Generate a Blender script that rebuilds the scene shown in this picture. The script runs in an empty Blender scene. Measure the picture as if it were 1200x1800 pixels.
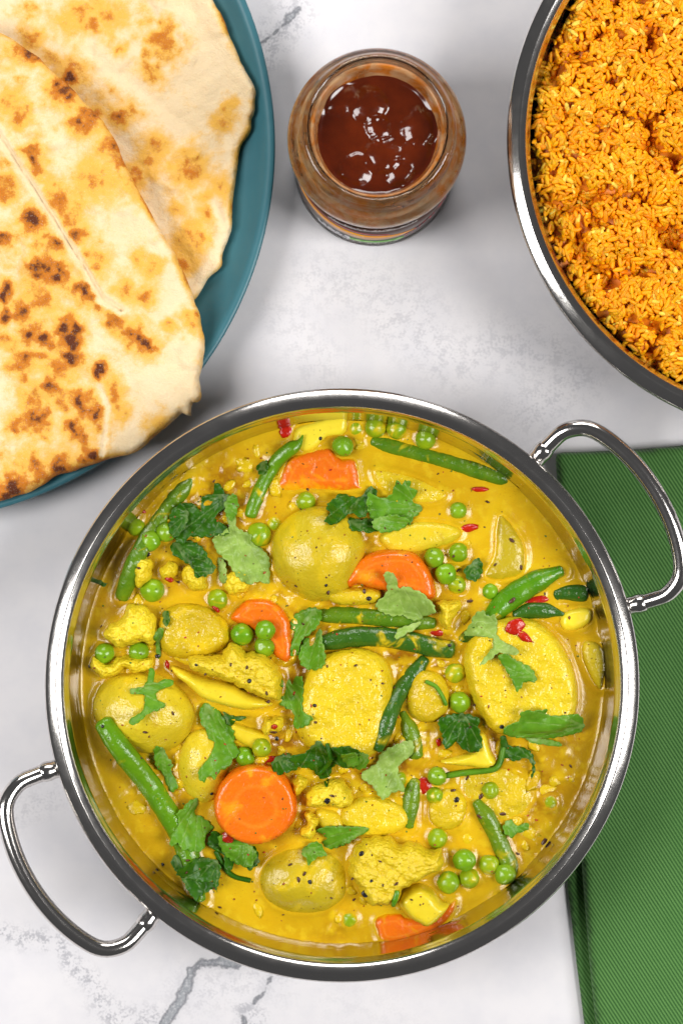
import bpy, math, random
import numpy as np
from mathutils import Vector
from mathutils.geometry import delaunay_2d_cdt
from mathutils.bvhtree import BVHTree

random.seed(7)
RNG = np.random.default_rng(7)
scene = bpy.context.scene
COL = scene.collection

# ------------------------------------------------------------------ camera
CAM_H = 850.0            # mm above the table, looking straight down
FPX = 3436.0             # focal length in photo pixels (photo is 1200 x 1800)
cam_d = bpy.data.cameras.new('camera')
cam = bpy.data.objects.new('camera', cam_d)
COL.objects.link(cam)
cam.location = (0, 0, CAM_H / 1000)
cam.rotation_euler = (0, 0, 0)
cam_d.sensor_fit = 'VERTICAL'
cam_d.sensor_height = 36.0
cam_d.lens = FPX / 1800 * 36.0
cam_d.clip_start = 0.01
cam_d.clip_end = 50
cam_d.dof.use_dof = True
cam_d.dof.focus_distance = (CAM_H - 50) / 1000
cam_d.dof.aperture_fstop = 9.0
scene.camera = cam

# ------------------------------------------------------------------ world + lamps (studio, two soft boxes)
world = bpy.data.worlds.new('World')
scene.world = world
world.use_nodes = True
world.node_tree.nodes['Background'].inputs[0].default_value = (0.96, 0.97, 1.0, 1)
world.node_tree.nodes['Background'].inputs[1].default_value = 0.085


def area_lamp(name, loc, aim, sx, sy, power, color):
    d = bpy.data.lights.new(name, 'AREA')
    d.shape = 'RECTANGLE'
    d.size = sx
    d.size_y = sy
    d.energy = power
    d.color = color
    o = bpy.data.objects.new(name, d)
    COL.objects.link(o)
    o.location = loc
    o.rotation_euler = (Vector(aim) - Vector(loc)).to_track_quat('-Z', 'Y').to_euler()
    return o


area_lamp('softbox_lamp', (-0.80, -0.06, 0.95), (0, -0.03, 0.03), 0.44, 0.64, 11.4, (1.0, 0.99, 0.975))
area_lamp('softbox_lamp', (0.85, -0.16, 1.00), (0, -0.03, 0.03), 0.46, 0.68, 14.8, (1.0, 0.99, 0.975))
area_lamp('softbox_lamp', (0.05, 1.15, 0.62), (0, 0, 0.03), 0.9, 0.38, 10.0, (1.0, 0.98, 0.96))

scene.render.engine = 'CYCLES'
scene.view_settings.view_transform = 'Standard'
scene.view_settings.look = 'None'
scene.view_settings.exposure = 0.0
scene.view_settings.gamma = 1.0
scene.view_settings.use_curve_mapping = False
try:
    scene.cycles.max_bounces = 10
    scene.cycles.transmission_bounces = 8
    scene.cycles.glossy_bounces = 5
    scene.cycles.caustics_reflective = False
    scene.cycles.caustics_refractive = True
    scene.cycles.sample_clamp_indirect = 4.0
except Exception:
    pass


# ------------------------------------------------------------------ geometry helpers (millimetres in, metres out)
def W(px, py, z):
    """photo pixel at height z (mm) -> real place on the table in mm"""
    s = (CAM_H - z) / FPX
    return np.array([(px - 600.0) * s, (900.0 - py) * s, z])


def hash01(ix, iy, iz, seed):
    h = (ix * 374761393 + iy * 668265263 + iz * 2147483647 + seed * 1274126177) & 0xFFFFFFFF
    h = ((h ^ (h >> 13)) * 1274126177) & 0xFFFFFFFF
    h = h ^ (h >> 16)
    return (h & 0xFFFF) / 65535.0


def vnoise(x, y, z=0.0, seed=0):
    x = np.asarray(x, float)
    y = np.asarray(y, float)
    z = np.zeros_like(x) + z
    ix, iy, iz = (np.floor(a).astype(np.int64) for a in (x, y, z))
    fx, fy, fz = x - ix, y - iy, z - iz
    fx, fy, fz = (f * f * (3 - 2 * f) for f in (fx, fy, fz))
    r = 0
    for dx in (0, 1):
        for dy in (0, 1):
            for dz in (0, 1):
                w = (fx if dx else 1 - fx) * (fy if dy else 1 - fy) * (fz if dz else 1 - fz)
                r = r + w * hash01(ix + dx, iy + dy, iz + dz, seed)
    return r * 2 - 1


def fbm(x, y, z=0.0, seed=0, octaves=3):
    r, a, f = 0, 1.0, 1.0
    for i in range(octaves):
        r = r + a * vnoise(np.asarray(x) * f, np.asarray(y) * f, np.asarray(z) * f, seed + i * 17)
        a *= 0.5
        f *= 2.03
    return r / 1.75


def sstep(a, b, x):
    t = np.clip((x - a) / (b - a), 0, 1)
    return t * t * (3 - 2 * t)


WORLD = {}               # object name -> world place of its origin (mm)
SOLID_V, SOLID_F = [], []   # everything things can rest on


def mk(name, v, f, mat, parent=None, origin=None, smooth=True, attrs=None, solid=False, mats=None, midx=None):
    v = np.asarray(v, float)
    if origin is None:
        origin = (v.min(0) + v.max(0)) / 2
        origin[2] = v[:, 2].min()
    origin = np.asarray(origin, float)
    me = bpy.data.meshes.new(name)
    fl = f.tolist() if hasattr(f, 'tolist') else f
    me.from_pydata(((v - origin) / 1000).tolist(), [], fl)
    me.materials.append(mat)
    for m in mats or []:
        me.materials.append(m)
    if midx is not None:
        me.polygons.foreach_set('material_index', np.asarray(midx, dtype=np.int32))
    if smooth:
        me.polygons.foreach_set('use_smooth', np.ones(len(me.polygons), dtype=bool))
    for k, a in (attrs or {}).items():
        at = me.attributes.new(k, 'FLOAT', 'POINT')
        at.data.foreach_set('value', np.asarray(a, dtype=np.float32))
    me.update()
    o = bpy.data.objects.new(name, me)
    COL.objects.link(o)
    place(o, origin, parent)
    if solid:
        b = sum(len(x) for x in SOLID_V)
        SOLID_V.append(v)
        SOLID_F.extend([[i + b for i in q] for q in fl])
    return o


def place(o, origin, parent=None):
    p = np.zeros(3)
    if parent is not None:
        o.parent = parent
        p = WORLD[parent.name]
    o.location = ((np.asarray(origin) - p) / 1000).tolist()
    WORLD[o.name] = np.asarray(origin, float)


def empty(name, origin):
    o = bpy.data.objects.new(name, None)
    o.empty_display_size = 0.01
    COL.objects.link(o)
    place(o, origin)
    return o


def tag(o, label, cat=None, group=None, kind=None):
    if label:
        o['label'] = label
    if cat:
        o['category'] = cat
    if group:
        o['group'] = group
    if kind:
        o['kind'] = kind
    return o


def lathe(profile, seg=96, center=(0, 0, 0)):
    pr = np.asarray(profile, float)
    a = np.linspace(0, 2 * np.pi, seg, endpoint=False)
    n = len(pr)
    v = np.zeros((n, seg, 3))
    v[:, :, 0] = pr[:, 0:1] * np.cos(a)
    v[:, :, 1] = pr[:, 0:1] * np.sin(a)
    v[:, :, 2] = pr[:, 1:2]
    v = v.reshape(-1, 3) + np.asarray(center)
    f = []
    for i in range(n - 1):
        for j in range(seg):
            k = (j + 1) % seg
            f.append((i * seg + j, i * seg + k, (i + 1) * seg + k, (i + 1) * seg + j))
    return v, f


def crom(pts, step, closed=False):
    """Catmull-Rom through points, resampled to about `step`"""
    p = np.asarray(pts, float)
    n = len(p)
    out = []
    rng = range(n if closed else n - 1)
    for i in rng:
        if closed:
            a, b, c, d = p[(i - 1) % n], p[i], p[(i + 1) % n], p[(i + 2) % n]
        else:
            a, b, c, d = p[max(i - 1, 0)], p[i], p[i + 1], p[min(i + 2, n - 1)]
        m = max(1, int(round(np.linalg.norm(c - b) / step)))
        for k in range(m):
            t = k / m
            out.append(0.5 * ((2 * b) + (c - a) * t + (2 * a - 5 * b + 4 * c - d) * t * t + (3 * b - a - 3 * c + d) * t ** 3))
    if not closed:
        out.append(p[-1])
    return np.array(out)


def lined(p, step):
    out = []
    for i in range(len(p)):
        a, b = p[i], p[(i + 1) % len(p)]
        m = max(2, int(np.linalg.norm(b - a) / step))
        out += [a + (b - a) * k / m for k in range(m)]
    out = np.array(out)
    return 0.25 * np.roll(out, 1, 0) + 0.5 * out + 0.25 * np.roll(out, -1, 0)


def inside(pts, poly):
    x, y = pts[:, 0], pts[:, 1]
    r = np.zeros(len(pts), bool)
    n = len(poly)
    for i in range(n):
        x1, y1 = poly[i]
        x2, y2 = poly[(i + 1) % n]
        if y1 == y2:
            continue
        c = ((y1 > y) != (y2 > y)) & (x < (x2 - x1) * (y - y1) / (y2 - y1) + x1)
        r ^= c
    return r


def seg_dist(pts, poly, closed=True):
    d = np.full(len(pts), 1e9)
    n = len(poly)
    for i in range(n if closed else n - 1):
        a, b = poly[i], poly[(i + 1) % n]
        ab = b - a
        t = np.clip(((pts - a) @ ab) / max(ab @ ab, 1e-9), 0, 1)
        q = a + t[:, None] * ab
        d = np.minimum(d, np.hypot(pts[:, 0] - q[:, 0], pts[:, 1] - q[:, 1]))
    return d


def sheet(poly, res):
    """fill an outline (mm) with evenly spread triangles"""
    lo, hi = poly.min(0), poly.max(0)
    gx = np.arange(lo[0], hi[0], res)
    gy = np.arange(lo[1], hi[1], res * 0.87)
    X, Y = np.meshgrid(gx, gy)
    X = X + (np.arange(len(gy)) % 2)[:, None] * res * 0.5
    pts = np.stack([X.ravel(), Y.ravel()], 1)
    pts = pts + RNG.uniform(-.15, .15, pts.shape) * res
    pts = pts[inside(pts, poly)]
    if len(pts):
        pts = pts[seg_dist(pts, poly) > res * 0.45]
    allp = np.concatenate([poly, pts]) if len(pts) else poly
    n = len(poly)
    ed = [(i, (i + 1) % n) for i in range(n)]
    r = delaunay_2d_cdt([Vector(p) for p in allp.tolist()], ed, [list(range(n))], 1, 1e-5)
    v = np.array([(q.x, q.y) for q in r[0]])
    f = [tuple(t) for t in r[2]]
    g = []
    for t in f:
        a, b, c = v[t[0]], v[t[1]], v[t[2]]
        g.append(t if (b[0] - a[0]) * (c[1] - a[1]) - (b[1] - a[1]) * (c[0] - a[0]) > 0 else (t[0], t[2], t[1]))
    d = seg_dist(v, poly)
    return v, g, d


def to_mm(pts_px, z):
    return np.array([W(x, y, z)[:2] for x, y in pts_px])


def T(off, s, pts):
    return [(off[0] + x / s, off[1] + y / s) for x, y in pts]


def pillow(poly, res, zmid, top, bot, edge, zfun=None, bedge=None):
    """closed solid with the outline `poly`: rounded top and bottom. zmid may be a function of xy"""
    v, f, d = sheet(poly, res)
    on = d < 1e-4
    zm = zmid(v[:, 0], v[:, 1]) if callable(zmid) else np.full(len(v), float(zmid))
    t = np.clip(d / edge, 0, 1)
    prof = np.sqrt(np.clip(1 - (1 - t) ** 2, 0, 1))
    tb = np.clip(d / (bedge or edge), 0, 1)
    profb = np.sqrt(np.clip(1 - (1 - tb) ** 2, 0, 1))
    zt = zm + top * prof
    if zfun is not None:
        zt = zt + zfun(v[:, 0], v[:, 1], d) * prof
    zb = zm - bot * profb
    n = len(v)
    idx = np.arange(n)
    low = np.full(n, -1)
    low[~on] = n + np.arange((~on).sum())
    low[on] = idx[on]
    V = np.concatenate([np.column_stack([v, zt]), np.column_stack([v[~on], zb[~on]])])
    F = list(f) + [(int(low[a]), int(low[c]), int(low[b])) for a, b, c in f]
    return V, F, np.concatenate([d, d[~on]]), n


def sweep(path, radii, seg=12, squash=1.0, seed=0, rough=0.0, cap=0.5):
    """tube along a path (mm) with rounded ends"""
    p = np.asarray(path, float)
    n = len(p)
    r = np.asarray(radii, float)
    tan = np.gradient(p, axis=0)
    tan /= np.linalg.norm(tan, axis=1)[:, None] + 1e-9
    up = np.array([0, 0, 1.0])
    if abs(tan[0] @ up) > 0.95:
        up = np.array([0, 1.0, 0])
    V = []
    a = np.linspace(0, 2 * np.pi, seg, endpoint=False)
    rings = []
    for e, s in ((0, -1), (n - 1, 1)):
        pass
    seqp, seqr, seqt = [], [], []
    for k in (0.15, 0.6):
        seqp.append(p[0] - tan[0] * r[0] * cap * (1 - k)); seqr.append(r[0] * math.sqrt(1 - (1 - k) ** 2)); seqt.append(tan[0])
    for i in range(n):
        seqp.append(p[i]); seqr.append(r[i]); seqt.append(tan[i])
    for k in (0.6, 0.15):
        seqp.append(p[-1] + tan[-1] * r[-1] * cap * (1 - k)); seqr.append(r[-1] * math.sqrt(1 - (1 - k) ** 2)); seqt.append(tan[-1])
    for i in range(len(seqp)):
        t = seqt[i]
        x = np.cross(t, up)
        x /= np.linalg.norm(x) + 1e-9
        y = np.cross(x, t)
        rr = seqr[i] * (1 + rough * vnoise(a * 1.3 + 3, np.full(seg, i * 0.45), seed * 1.7, seed))
        ring = seqp[i] + (np.cos(a) * rr)[:, None] * x + (np.sin(a) * rr * squash)[:, None] * y
        V.append(ring)
    m = len(V)
    V = np.concatenate(V)
    F = []
    for i in range(m - 1):
        for j in range(seg):
            k = (j + 1) % seg
            F.append((i * seg + j, i * seg + k, (i + 1) * seg + k, (i + 1) * seg + j))
    F.append(tuple(range(seg))[::-1])
    F.append(tuple((m - 1) * seg + j for j in range(seg)))
    return V, F


_ICO = {}


def ico(sub):
    if sub not in _ICO:
        import bmesh
        bm = bmesh.new()
        bmesh.ops.create_icosphere(bm, subdivisions=sub, radius=1.0)
        bm.verts.ensure_lookup_table()
        _ICO[sub] = (np.array([q.co[:] for q in bm.verts]), [tuple(q.index for q in ff.verts) for ff in bm.faces])
        bm.free()
    return _ICO[sub]


# ------------------------------------------------------------------ material helpers
def lin(*c):
    return tuple(((x / 255) / 12.92 if x / 255 <= 0.04045 else ((x / 255 + 0.055) / 1.055) ** 2.4) for x in c) + (1.0,)


class NT:
    def __init__(s, name):
        s.m = bpy.data.materials.new(name)
        s.m.use_nodes = True
        s.t = s.m.node_tree
        s.b = s.t.nodes['Principled BSDF']
        s.co = s.t.nodes.new('ShaderNodeTexCoord')
        s.out = s.t.nodes['Material Output']

    def n(s, typ, ins=None, **kw):
        q = s.t.nodes.new('ShaderNode' + typ)
        for k, v in kw.items():
            setattr(q, k, v)
        for k, v in (ins or {}).items():
            s.put(q.inputs[k], v)
        return q

    def put(s, sock, v):
        if hasattr(v, 'is_linked') or hasattr(v, 'links'):
            s.t.links.new(v, sock)
        else:
            sock.default_value = v

    def noise(s, scale, detail=3, rough=0.55, vec=None, dist=0.0):
        q = s.n('TexNoise', {'Scale': scale, 'Detail': detail, 'Roughness': rough, 'Distortion': dist})
        s.t.links.new(vec or s.co.outputs['Object'], q.inputs['Vector'])
        return q.outputs['Fac']

    def voro(s, scale, vec=None, feature='F1', out='Distance'):
        q = s.n('TexVoronoi', {'Scale': scale}, feature=feature)
        s.t.links.new(vec or s.co.outputs['Object'], q.inputs['Vector'])
        return q.outputs[out]

    def ramp(s, fac, a, b, smooth=True):
        q = s.n('MapRange', {'Value': fac, 'From Min': a, 'From Max': b}, interpolation_type='SMOOTHSTEP' if smooth else 'LINEAR')
        return q.outputs['Result']

    def mix(s, fac, a, b, mode='MIX'):
        q = s.n('Mix', data_type='RGBA', blend_type=mode)
        s.put(q.inputs[0], fac)
        s.put(q.inputs[6], a)
        s.put(q.inputs[7], b)
        return q.outputs[2]

    def math(s, op, a, b=0.0):
        q = s.n('Math', operation=op)
        s.put(q.inputs[0], a)
        s.put(q.inputs[1], b)
        return q.outputs[0]

    def attr(s, name):
        return s.n('Attribute', attribute_name=name).outputs['Fac']

    def bump(s, h, strength, dist, chain=None):
        q = s.n('Bump', {'Strength': strength, 'Distance': dist, 'Height': h})
        if chain:
            s.t.links.new(chain, q.inputs['Normal'])
        return q.outputs['Normal']

    def set(s, **kw):
        names = dict(color='Base Color', rough='Roughness', metal='Metallic', normal='Normal', sss='Subsurface Weight',
                     sscale='Subsurface Scale', sradius='Subsurface Radius', trans='Transmission Weight', ior='IOR',
                     coat='Coat Weight', crough='Coat Roughness', spec='Specular IOR Level', alpha='Alpha', sheen='Sheen Weight')
        for k, v in kw.items():
            s.put(s.b.inputs[names[k]], v)
        return s.m


SAUCE = lin(224, 166, 6)


def mat_marble():
    s = NT('marble')
    d = s.attr('vein_dist')          # mm to the nearest strong vein, minus its half width
    g = s.attr('vein_soft')          # faint grey veining
    n1 = s.noise(220, 4, 0.6)
    n2 = s.noise(900, 3, 0.6)
    n3 = s.noise(45, 4, 0.6)
    dd = s.math('ADD', d, s.math('MULTIPLY', s.math('SUBTRACT', n1, 0.5), 5.5))
    core = s.ramp(dd, 0.9, -0.5)
    halo = s.ramp(dd, 4.5, -1.0)
    rim = s.ramp(s.math('ABSOLUTE', dd), 0.9, 0.1)
    soft = s.math('MULTIPLY', g, s.ramp(s.math('ADD', n1, s.math('MULTIPLY', s.math('SUBTRACT', n2, 0.5), 0.9)), 0.44, 0.66))
    c = s.mix(s.ramp(n3, 0.3, 0.75), lin(226, 223, 225), lin(217, 215, 219))
    c = s.mix(s.math('MULTIPLY', soft, 0.75), c, lin(150, 150, 158))
    c = s.mix(s.math('MULTIPLY', halo, 0.16), c, lin(150, 152, 160))
    c = s.mix(s.math('MULTIPLY', core, s.ramp(n2, 0.15, 0.6)), c, lin(150, 153, 158))
    c = s.mix(s.math('MULTIPLY', rim, 0.55), c, lin(95, 95, 102))
    return s.set(color=c, rough=0.42, spec=0.35, normal=s.bump(n2, 0.03, 0.0005))


def mat_steel(name='polished_steel', r0=0.09, r1=0.2):
    s = NT(name)
    n = s.noise(180, 4, 0.65)
    sp = s.ramp(s.voro(900), 0.16, 0.05)
    sc = s.ramp(s.noise(60, 5, 0.7), 0.62, 0.75)
    r = s.math('ADD', s.math('ADD', s.math('MULTIPLY', n, r1 - r0), r0), s.math('MULTIPLY', s.math('MULTIPLY', sp, sc), 0.35))
    c = s.mix(s.math('MULTIPLY', n, 0.4), lin(214, 210, 206), lin(196, 192, 188))
    nb = s.bump(s.noise(700, 4, 0.7), 0.04, 0.0004)
    nb = s.bump(s.noise(40, 2, 0.5), 0.05, 0.002, nb)
    return s.set(color=c, metal=1.0, rough=r, normal=nb)


def mat_plate():
    s = NT('teal_glaze')
    n = s.noise(70, 4)
    fl = s.ramp(s.voro(330), 0.055, 0.02)
    fl = s.math('MULTIPLY', fl, s.ramp(s.noise(60, 2), 0.5, 0.62))
    c = s.mix(n, lin(48, 100, 112), lin(62, 114, 124))
    c = s.mix(s.math('MULTIPLY', fl, 0.7), c, lin(190, 200, 196))
    return s.set(color=c, rough=0.38, spec=0.45, normal=s.bump(s.noise(1400, 2), 0.05, 0.0003))


def mat_naan():
    s = NT('naan_bread')
    sc = s.attr('scorch')
    to = s.attr('toast')
    n1 = s.noise(260, 4, 0.65)
    n2 = s.noise(1500, 3, 0.6)
    n3 = s.noise(90, 3, 0.6)
    j = s.math('ADD', s.math('MULTIPLY', s.math('SUBTRACT', n1, 0.5), 0.75), s.math('MULTIPLY', s.math('SUBTRACT', n2, 0.5), 0.45))
    t = s.math('ADD', to, j)
    k = s.math('ADD', sc, j)
    c = s.mix(n3, lin(232, 204, 158), lin(240, 218, 180))
    c = s.mix(s.ramp(t, 0.1, 0.7), c, lin(232, 178, 76))
    c = s.mix(s.ramp(k, 0.28, 0.58), c, lin(196, 116, 26))
    c = s.mix(s.ramp(k, 0.62, 0.92), c, lin(92, 42, 14))
    c = s.mix(s.math('MULTIPLY', s.ramp(n2, 0.56, 0.75), 0.25), c, lin(250, 240, 220))
    h = s.math('ADD', s.math('MULTIPLY', n1, 1.0), s.math('MULTIPLY', n2, 0.35))
    return s.set(color=c, rough=0.72, spec=0.25, normal=s.bump(h, 0.75, 0.0011), sss=0.12, sscale=0.003, sradius=(1, 0.6, 0.3))


def mat_glass():
    s = NT('clear_glass')
    return s.set(color=(0.97, 0.98, 0.96, 1), rough=0.03, trans=1.0, ior=1.5, normal=s.bump(s.noise(60, 2), 0.08, 0.001))


def mat_chutney():
    s = NT('chutney')
    n = s.noise(120, 3)
    c = s.mix(n, lin(104, 36, 6), lin(58, 15, 2))
    return s.set(color=c, rough=0.13, spec=0.6, sss=0.1, sscale=0.004, sradius=(1, 0.3, 0.08))


def mat_smear():
    s = NT('chutney_smear')
    n = s.noise(150, 4, 0.6, dist=0.6)
    c = s.mix(s.ramp(n, 0.35, 0.65), lin(196, 112, 30), lin(202, 158, 112))
    z = s.n('SeparateXYZ', {0: s.co.outputs['Object']}).outputs[2]
    c = s.mix(s.ramp(s.math('ADD', z, s.math('MULTIPLY', n, 0.004)), 0.065, 0.060), c, lin(104, 52, 24))
    s.set(color=c, rough=0.2)
    tr = s.n('BsdfTransparent', {'Color': (1.0, 0.86, 0.66, 1)})
    mx = s.n('MixShader', {0: s.math('MULTIPLY', s.ramp(s.noise(45, 3, 0.5, dist=0.5), 0.3, 0.75), 0.55)})
    s.t.links.new(s.b.outputs[0], mx.inputs[1])
    s.t.links.new(tr.outputs[0], mx.inputs[2])
    s.t.links.new(mx.outputs[0], s.out.inputs['Surface'])
    return s.m


def mat_plain(name, c, rough=0.4, c2=None, scale=400, **kw):
    s = NT(name)
    n = s.noise(scale, 3)
    return s.set(color=s.mix(n, c, c2 or c), rough=rough, **kw)


def mat_print(name, c, ink, scale=900):
    """flat print with unreadably small lettering-like marks"""
    s = NT(name)
    q = s.n('Mapping', {'Vector': s.co.outputs['Object'], 'Scale': (1.0, 1.0, 0.35)})
    n = s.noise(scale, 2, 0.5, vec=q.outputs[0])
    return s.set(color=s.mix(s.ramp(n, 0.52, 0.58), c, ink), rough=0.35)


def mat_napkin():
    s = NT('green_twill')
    q = s.n('Mapping', {'Vector': s.co.outputs['Object'], 'Rotation': (0, 0, math.radians(-33))})
    w = s.n('TexWave', {'Scale': 235.0, 'Distortion': 0.35, 'Detail': 1.0, 'Detail Scale': 3.0}, wave_type='BANDS', bands_direction='X', wave_profile='SIN')
    s.t.links.new(q.outputs[0], w.inputs['Vector'])
    q2 = s.n('Mapping', {'Vector': s.co.outputs['Object'], 'Rotation': (0, 0, math.radians(57))})
    w2 = s.n('TexWave', {'Scale': 620.0, 'Distortion': 0.2}, wave_type='BANDS', bands_direction='X')
    s.t.links.new(q2.outputs[0], w2.inputs['Vector'])
    a = w.outputs['Fac']
    n = s.noise(28, 3)
    c = s.mix(a, lin(36, 80, 30), lin(98, 144, 76))
    c = s.mix(s.math('MULTIPLY', w2.outputs['Fac'], 0.22), c, lin(40, 84, 32))
    c = s.mix(s.math('MULTIPLY', s.ramp(n, 0.3, 0.7), 0.25), c, lin(54, 102, 42))
    h = s.math('ADD', a, s.math('MULTIPLY', w2.outputs['Fac'], 0.3))
    return s.set(color=c, rough=0.75, spec=0.2, sheen=0.15, normal=s.bump(h, 0.4, 0.0003))


def mat_rice(base=False):
    s = NT('rice_bed' if base else 'rice')
    if base:
        n = s.noise(300, 3)
        return s.set(color=s.mix(n, lin(205, 108, 2), lin(226, 136, 2)), rough=0.5)
    t = s.attr('tint')
    n = s.noise(900, 2)
    c = s.mix(s.ramp(t, 0.0, 0.6, False), lin(234, 136, 0), lin(252, 174, 4))
    c = s.mix(s.ramp(t, 0.8, 1.0, False), c, lin(254, 214, 84))
    c = s.mix(s.math('MULTIPLY', n, 0.25), c, lin(236, 140, 0))
    return s.set(color=c, rough=0.5, spec=0.3, sss=0.4, sscale=0.002, sradius=(1, 0.5, 0.12))


def mat_sauce():
    s = NT('curry_sauce')
    n1 = s.noise(38, 4, 0.6, dist=0.6)
    n2 = s.noise(160, 3, 0.6)
    n3 = s.noise(2200, 2, 0.5)
    oil_shade = s.attr('oil_shade')  # oily brown tone, with shade of the hollows painted into it
    c = s.mix(s.ramp(n1, 0.3, 0.7), lin(216, 178, 22), lin(202, 158, 14))
    c = s.mix(s.math('MULTIPLY', oil_shade, s.ramp(n2, 0.2, 0.5)), c, lin(150, 98, 4))
    c = s.mix(s.attr('bit'), c, lin(226, 192, 24))
    c = s.mix(s.math('MULTIPLY', s.ramp(n2, 0.52, 0.7), 0.45), c, lin(226, 196, 34))
    sp = s.math('MULTIPLY', s.ramp(s.voro(800), 0.2, 0.08), s.ramp(s.noise(50, 3), 0.5, 0.62))
    c = s.mix(s.math('MULTIPLY', sp, 0.5), c, lin(150, 84, 8))
    h = s.math('ADD', s.math('MULTIPLY', n2, 0.8), s.math('MULTIPLY', n3, 0.12))
    return s.set(color=c, rough=s.math('ADD', 0.11, s.math('MULTIPLY', n2, 0.16)), spec=0.45, normal=s.bump(h, 0.3, 0.0013),
                 sss=0.08, sscale=0.003, sradius=(1, 0.6, 0.08))


def waterline(s, c, n, smear, lo=41.6, hi=43.8):
    z = s.n('SeparateXYZ', {0: s.n('NewGeometry').outputs['Position']}).outputs[2]
    q = s.math('ADD', z, s.math('MULTIPLY', s.math('SUBTRACT', n, 0.5), 0.0075))
    return s.mix(s.ramp(q, hi / 1000, lo / 1000), c, smear)


def mat_veg(name, c1, c2, coat, rough=0.25, spk=0.0, spkc=(96, 58, 14), bump=0.15, bscale=500, sss=0.06, nscale=120, sradius=(1, 0.6, 0.15), smear=lin(218, 186, 20), water=1.0, curd=0.0):
    """cooked vegetable with a patchy film of sauce"""
    s = NT(name)
    rnd = s.n('ObjectInfo').outputs['Random']
    vec = s.n('VectorMath', {0: s.co.outputs['Object'], 1: s.n('CombineXYZ', {0: rnd, 1: s.math('MULTIPLY', rnd, 3.1), 2: 0.0}).outputs[0]}, operation='ADD').outputs[0]
    n1 = s.noise(nscale, 4, 0.6, vec=vec)
    n2 = s.noise(nscale * 0.7, 3, 0.6, vec=vec, dist=0.8)
    c = s.mix(s.math('ADD', s.math('MULTIPLY', s.ramp(n1, 0.3, 0.7), 0.45), s.math('MULTIPLY', rnd, 0.55)), c1, c2)
    c = s.mix(s.math('MULTIPLY', s.math('SUBTRACT', rnd, 0.35), 0.3), c, lin(60, 60, 4))
    if spk:
        v = s.ramp(s.voro(420, vec=vec), 0.17, 0.07)
        v = s.math('MULTIPLY', v, s.ramp(s.noise(170, 2, vec=vec), 0.38, 0.55))
        bl = s.ramp(s.noise(95, 4, 0.7, vec=vec), 0.6, 0.72)
        c = s.mix(s.math('MULTIPLY', bl, spk * 0.45), c, lin(168, 116, 18))
        c = s.mix(s.math('MULTIPLY', v, spk), c, lin(*spkc))
    c = s.mix(s.math('MULTIPLY', s.ramp(n2, 0.62 - coat * 0.5, 0.8 - coat * 0.5), 0.85), c, smear)
    if water:
        c = waterline(s, c, n2, smear, 41.6 - (1 - water) * 2, 43.8 - (1 - water) * 2)
    nb = s.bump(s.noise(bscale, 3, 0.6, vec=vec), bump, 0.0012)
    nb = s.bump(s.noise(150, 3, 0.6, vec=vec), min(1.0, bump * 1.2), 0.002, nb)
    if curd:
        q = s.n('TexVoronoi', {'Scale': 620.0, 'Smoothness': 0.4}, feature='SMOOTH_F1')
        s.t.links.new(vec, q.inputs['Vector'])
        nb = s.bump(s.math('SUBTRACT', 1.0, q.outputs['Distance']), curd, 0.0012, nb)
    return s.set(color=c, rough=s.math('ADD', rough - 0.06, s.math('MULTIPLY', n1, 0.16)), spec=0.5, normal=nb, sss=sss, sscale=0.003, sradius=sradius)


def mat_carrot():
    s = NT('carrot')
    r = s.attr('ring')               # 0 at the core .. 1 at the skin
    n1 = s.noise(300, 4, 0.6)
    n2 = s.noise(90, 3, 0.6, dist=0.6)
    w = s.math('ADD', r, s.math('MULTIPLY', s.math('SUBTRACT', n1, 0.5), 0.12))
    c = s.mix(n1, lin(232, 118, 12), lin(222, 100, 8))
    ringl = s.ramp(s.math('ABSOLUTE', s.math('SUBTRACT', w, 0.47)), 0.10, 0.0)
    c = s.mix(s.math('MULTIPLY', ringl, 0.32), c, lin(240, 150, 46))
    c = s.mix(s.ramp(w, 0.9, 1.02), c, lin(226, 96, 8))
    c = s.mix(s.math('MULTIPLY', s.ramp(n2, 0.52, 0.68), 0.7), c, lin(232, 166, 24))
    c = s.mix(s.math('MULTIPLY', s.ramp(s.noise(60, 3), 0.4, 0.65), 0.35), c, lin(216, 92, 6))
    c = waterline(s, c, n2, lin(226, 160, 6), 42.2, 43.6)
    nb = s.bump(n1, 0.35, 0.001)
    nb = s.bump(s.noise(120, 3), 0.35, 0.003, nb)
    return s.set(color=c, rough=s.math('ADD', 0.14, s.math('MULTIPLY', n1, 0.22)), normal=nb, sss=0.1, sscale=0.003, sradius=(1, 0.4, 0.05))


def mat_leaf(name, dark, light, trans=0.22):
    s = NT(name)
    v = s.attr('vein')
    n = s.noise(420, 3)
    c = s.mix(s.ramp(n, 0.15, 0.85), dark, light)
    c = s.mix(s.math('MULTIPLY', s.ramp(s.noise(110, 3), 0.45, 0.7), 0.5), c, s.mix(0.5, dark, lin(40, 84, 4)))
    lv = s.mix(0.5, light, (0.55, 0.62, 0.28, 1))
    c = s.mix(s.math('MULTIPLY', s.ramp(v, 0.45, 0.05), 0.4), c, lv)
    s.set(color=c, rough=0.36, spec=0.3, normal=s.bump(s.math('ADD', s.math('MULTIPLY', s.ramp(v, 0.6, 0.0), -0.8), n), 0.35, 0.0006))
    tr = s.n('BsdfTranslucent', {'Color': s.mix(0.4, c, lin(120, 170, 20))})
    mx = s.n('MixShader', {0: trans})
    s.t.links.new(s.b.outputs[0], mx.inputs[1])
    s.t.links.new(tr.outputs[0], mx.inputs[2])
    s.t.links.new(mx.outputs[0], s.out.inputs['Surface'])
    return s.m


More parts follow.
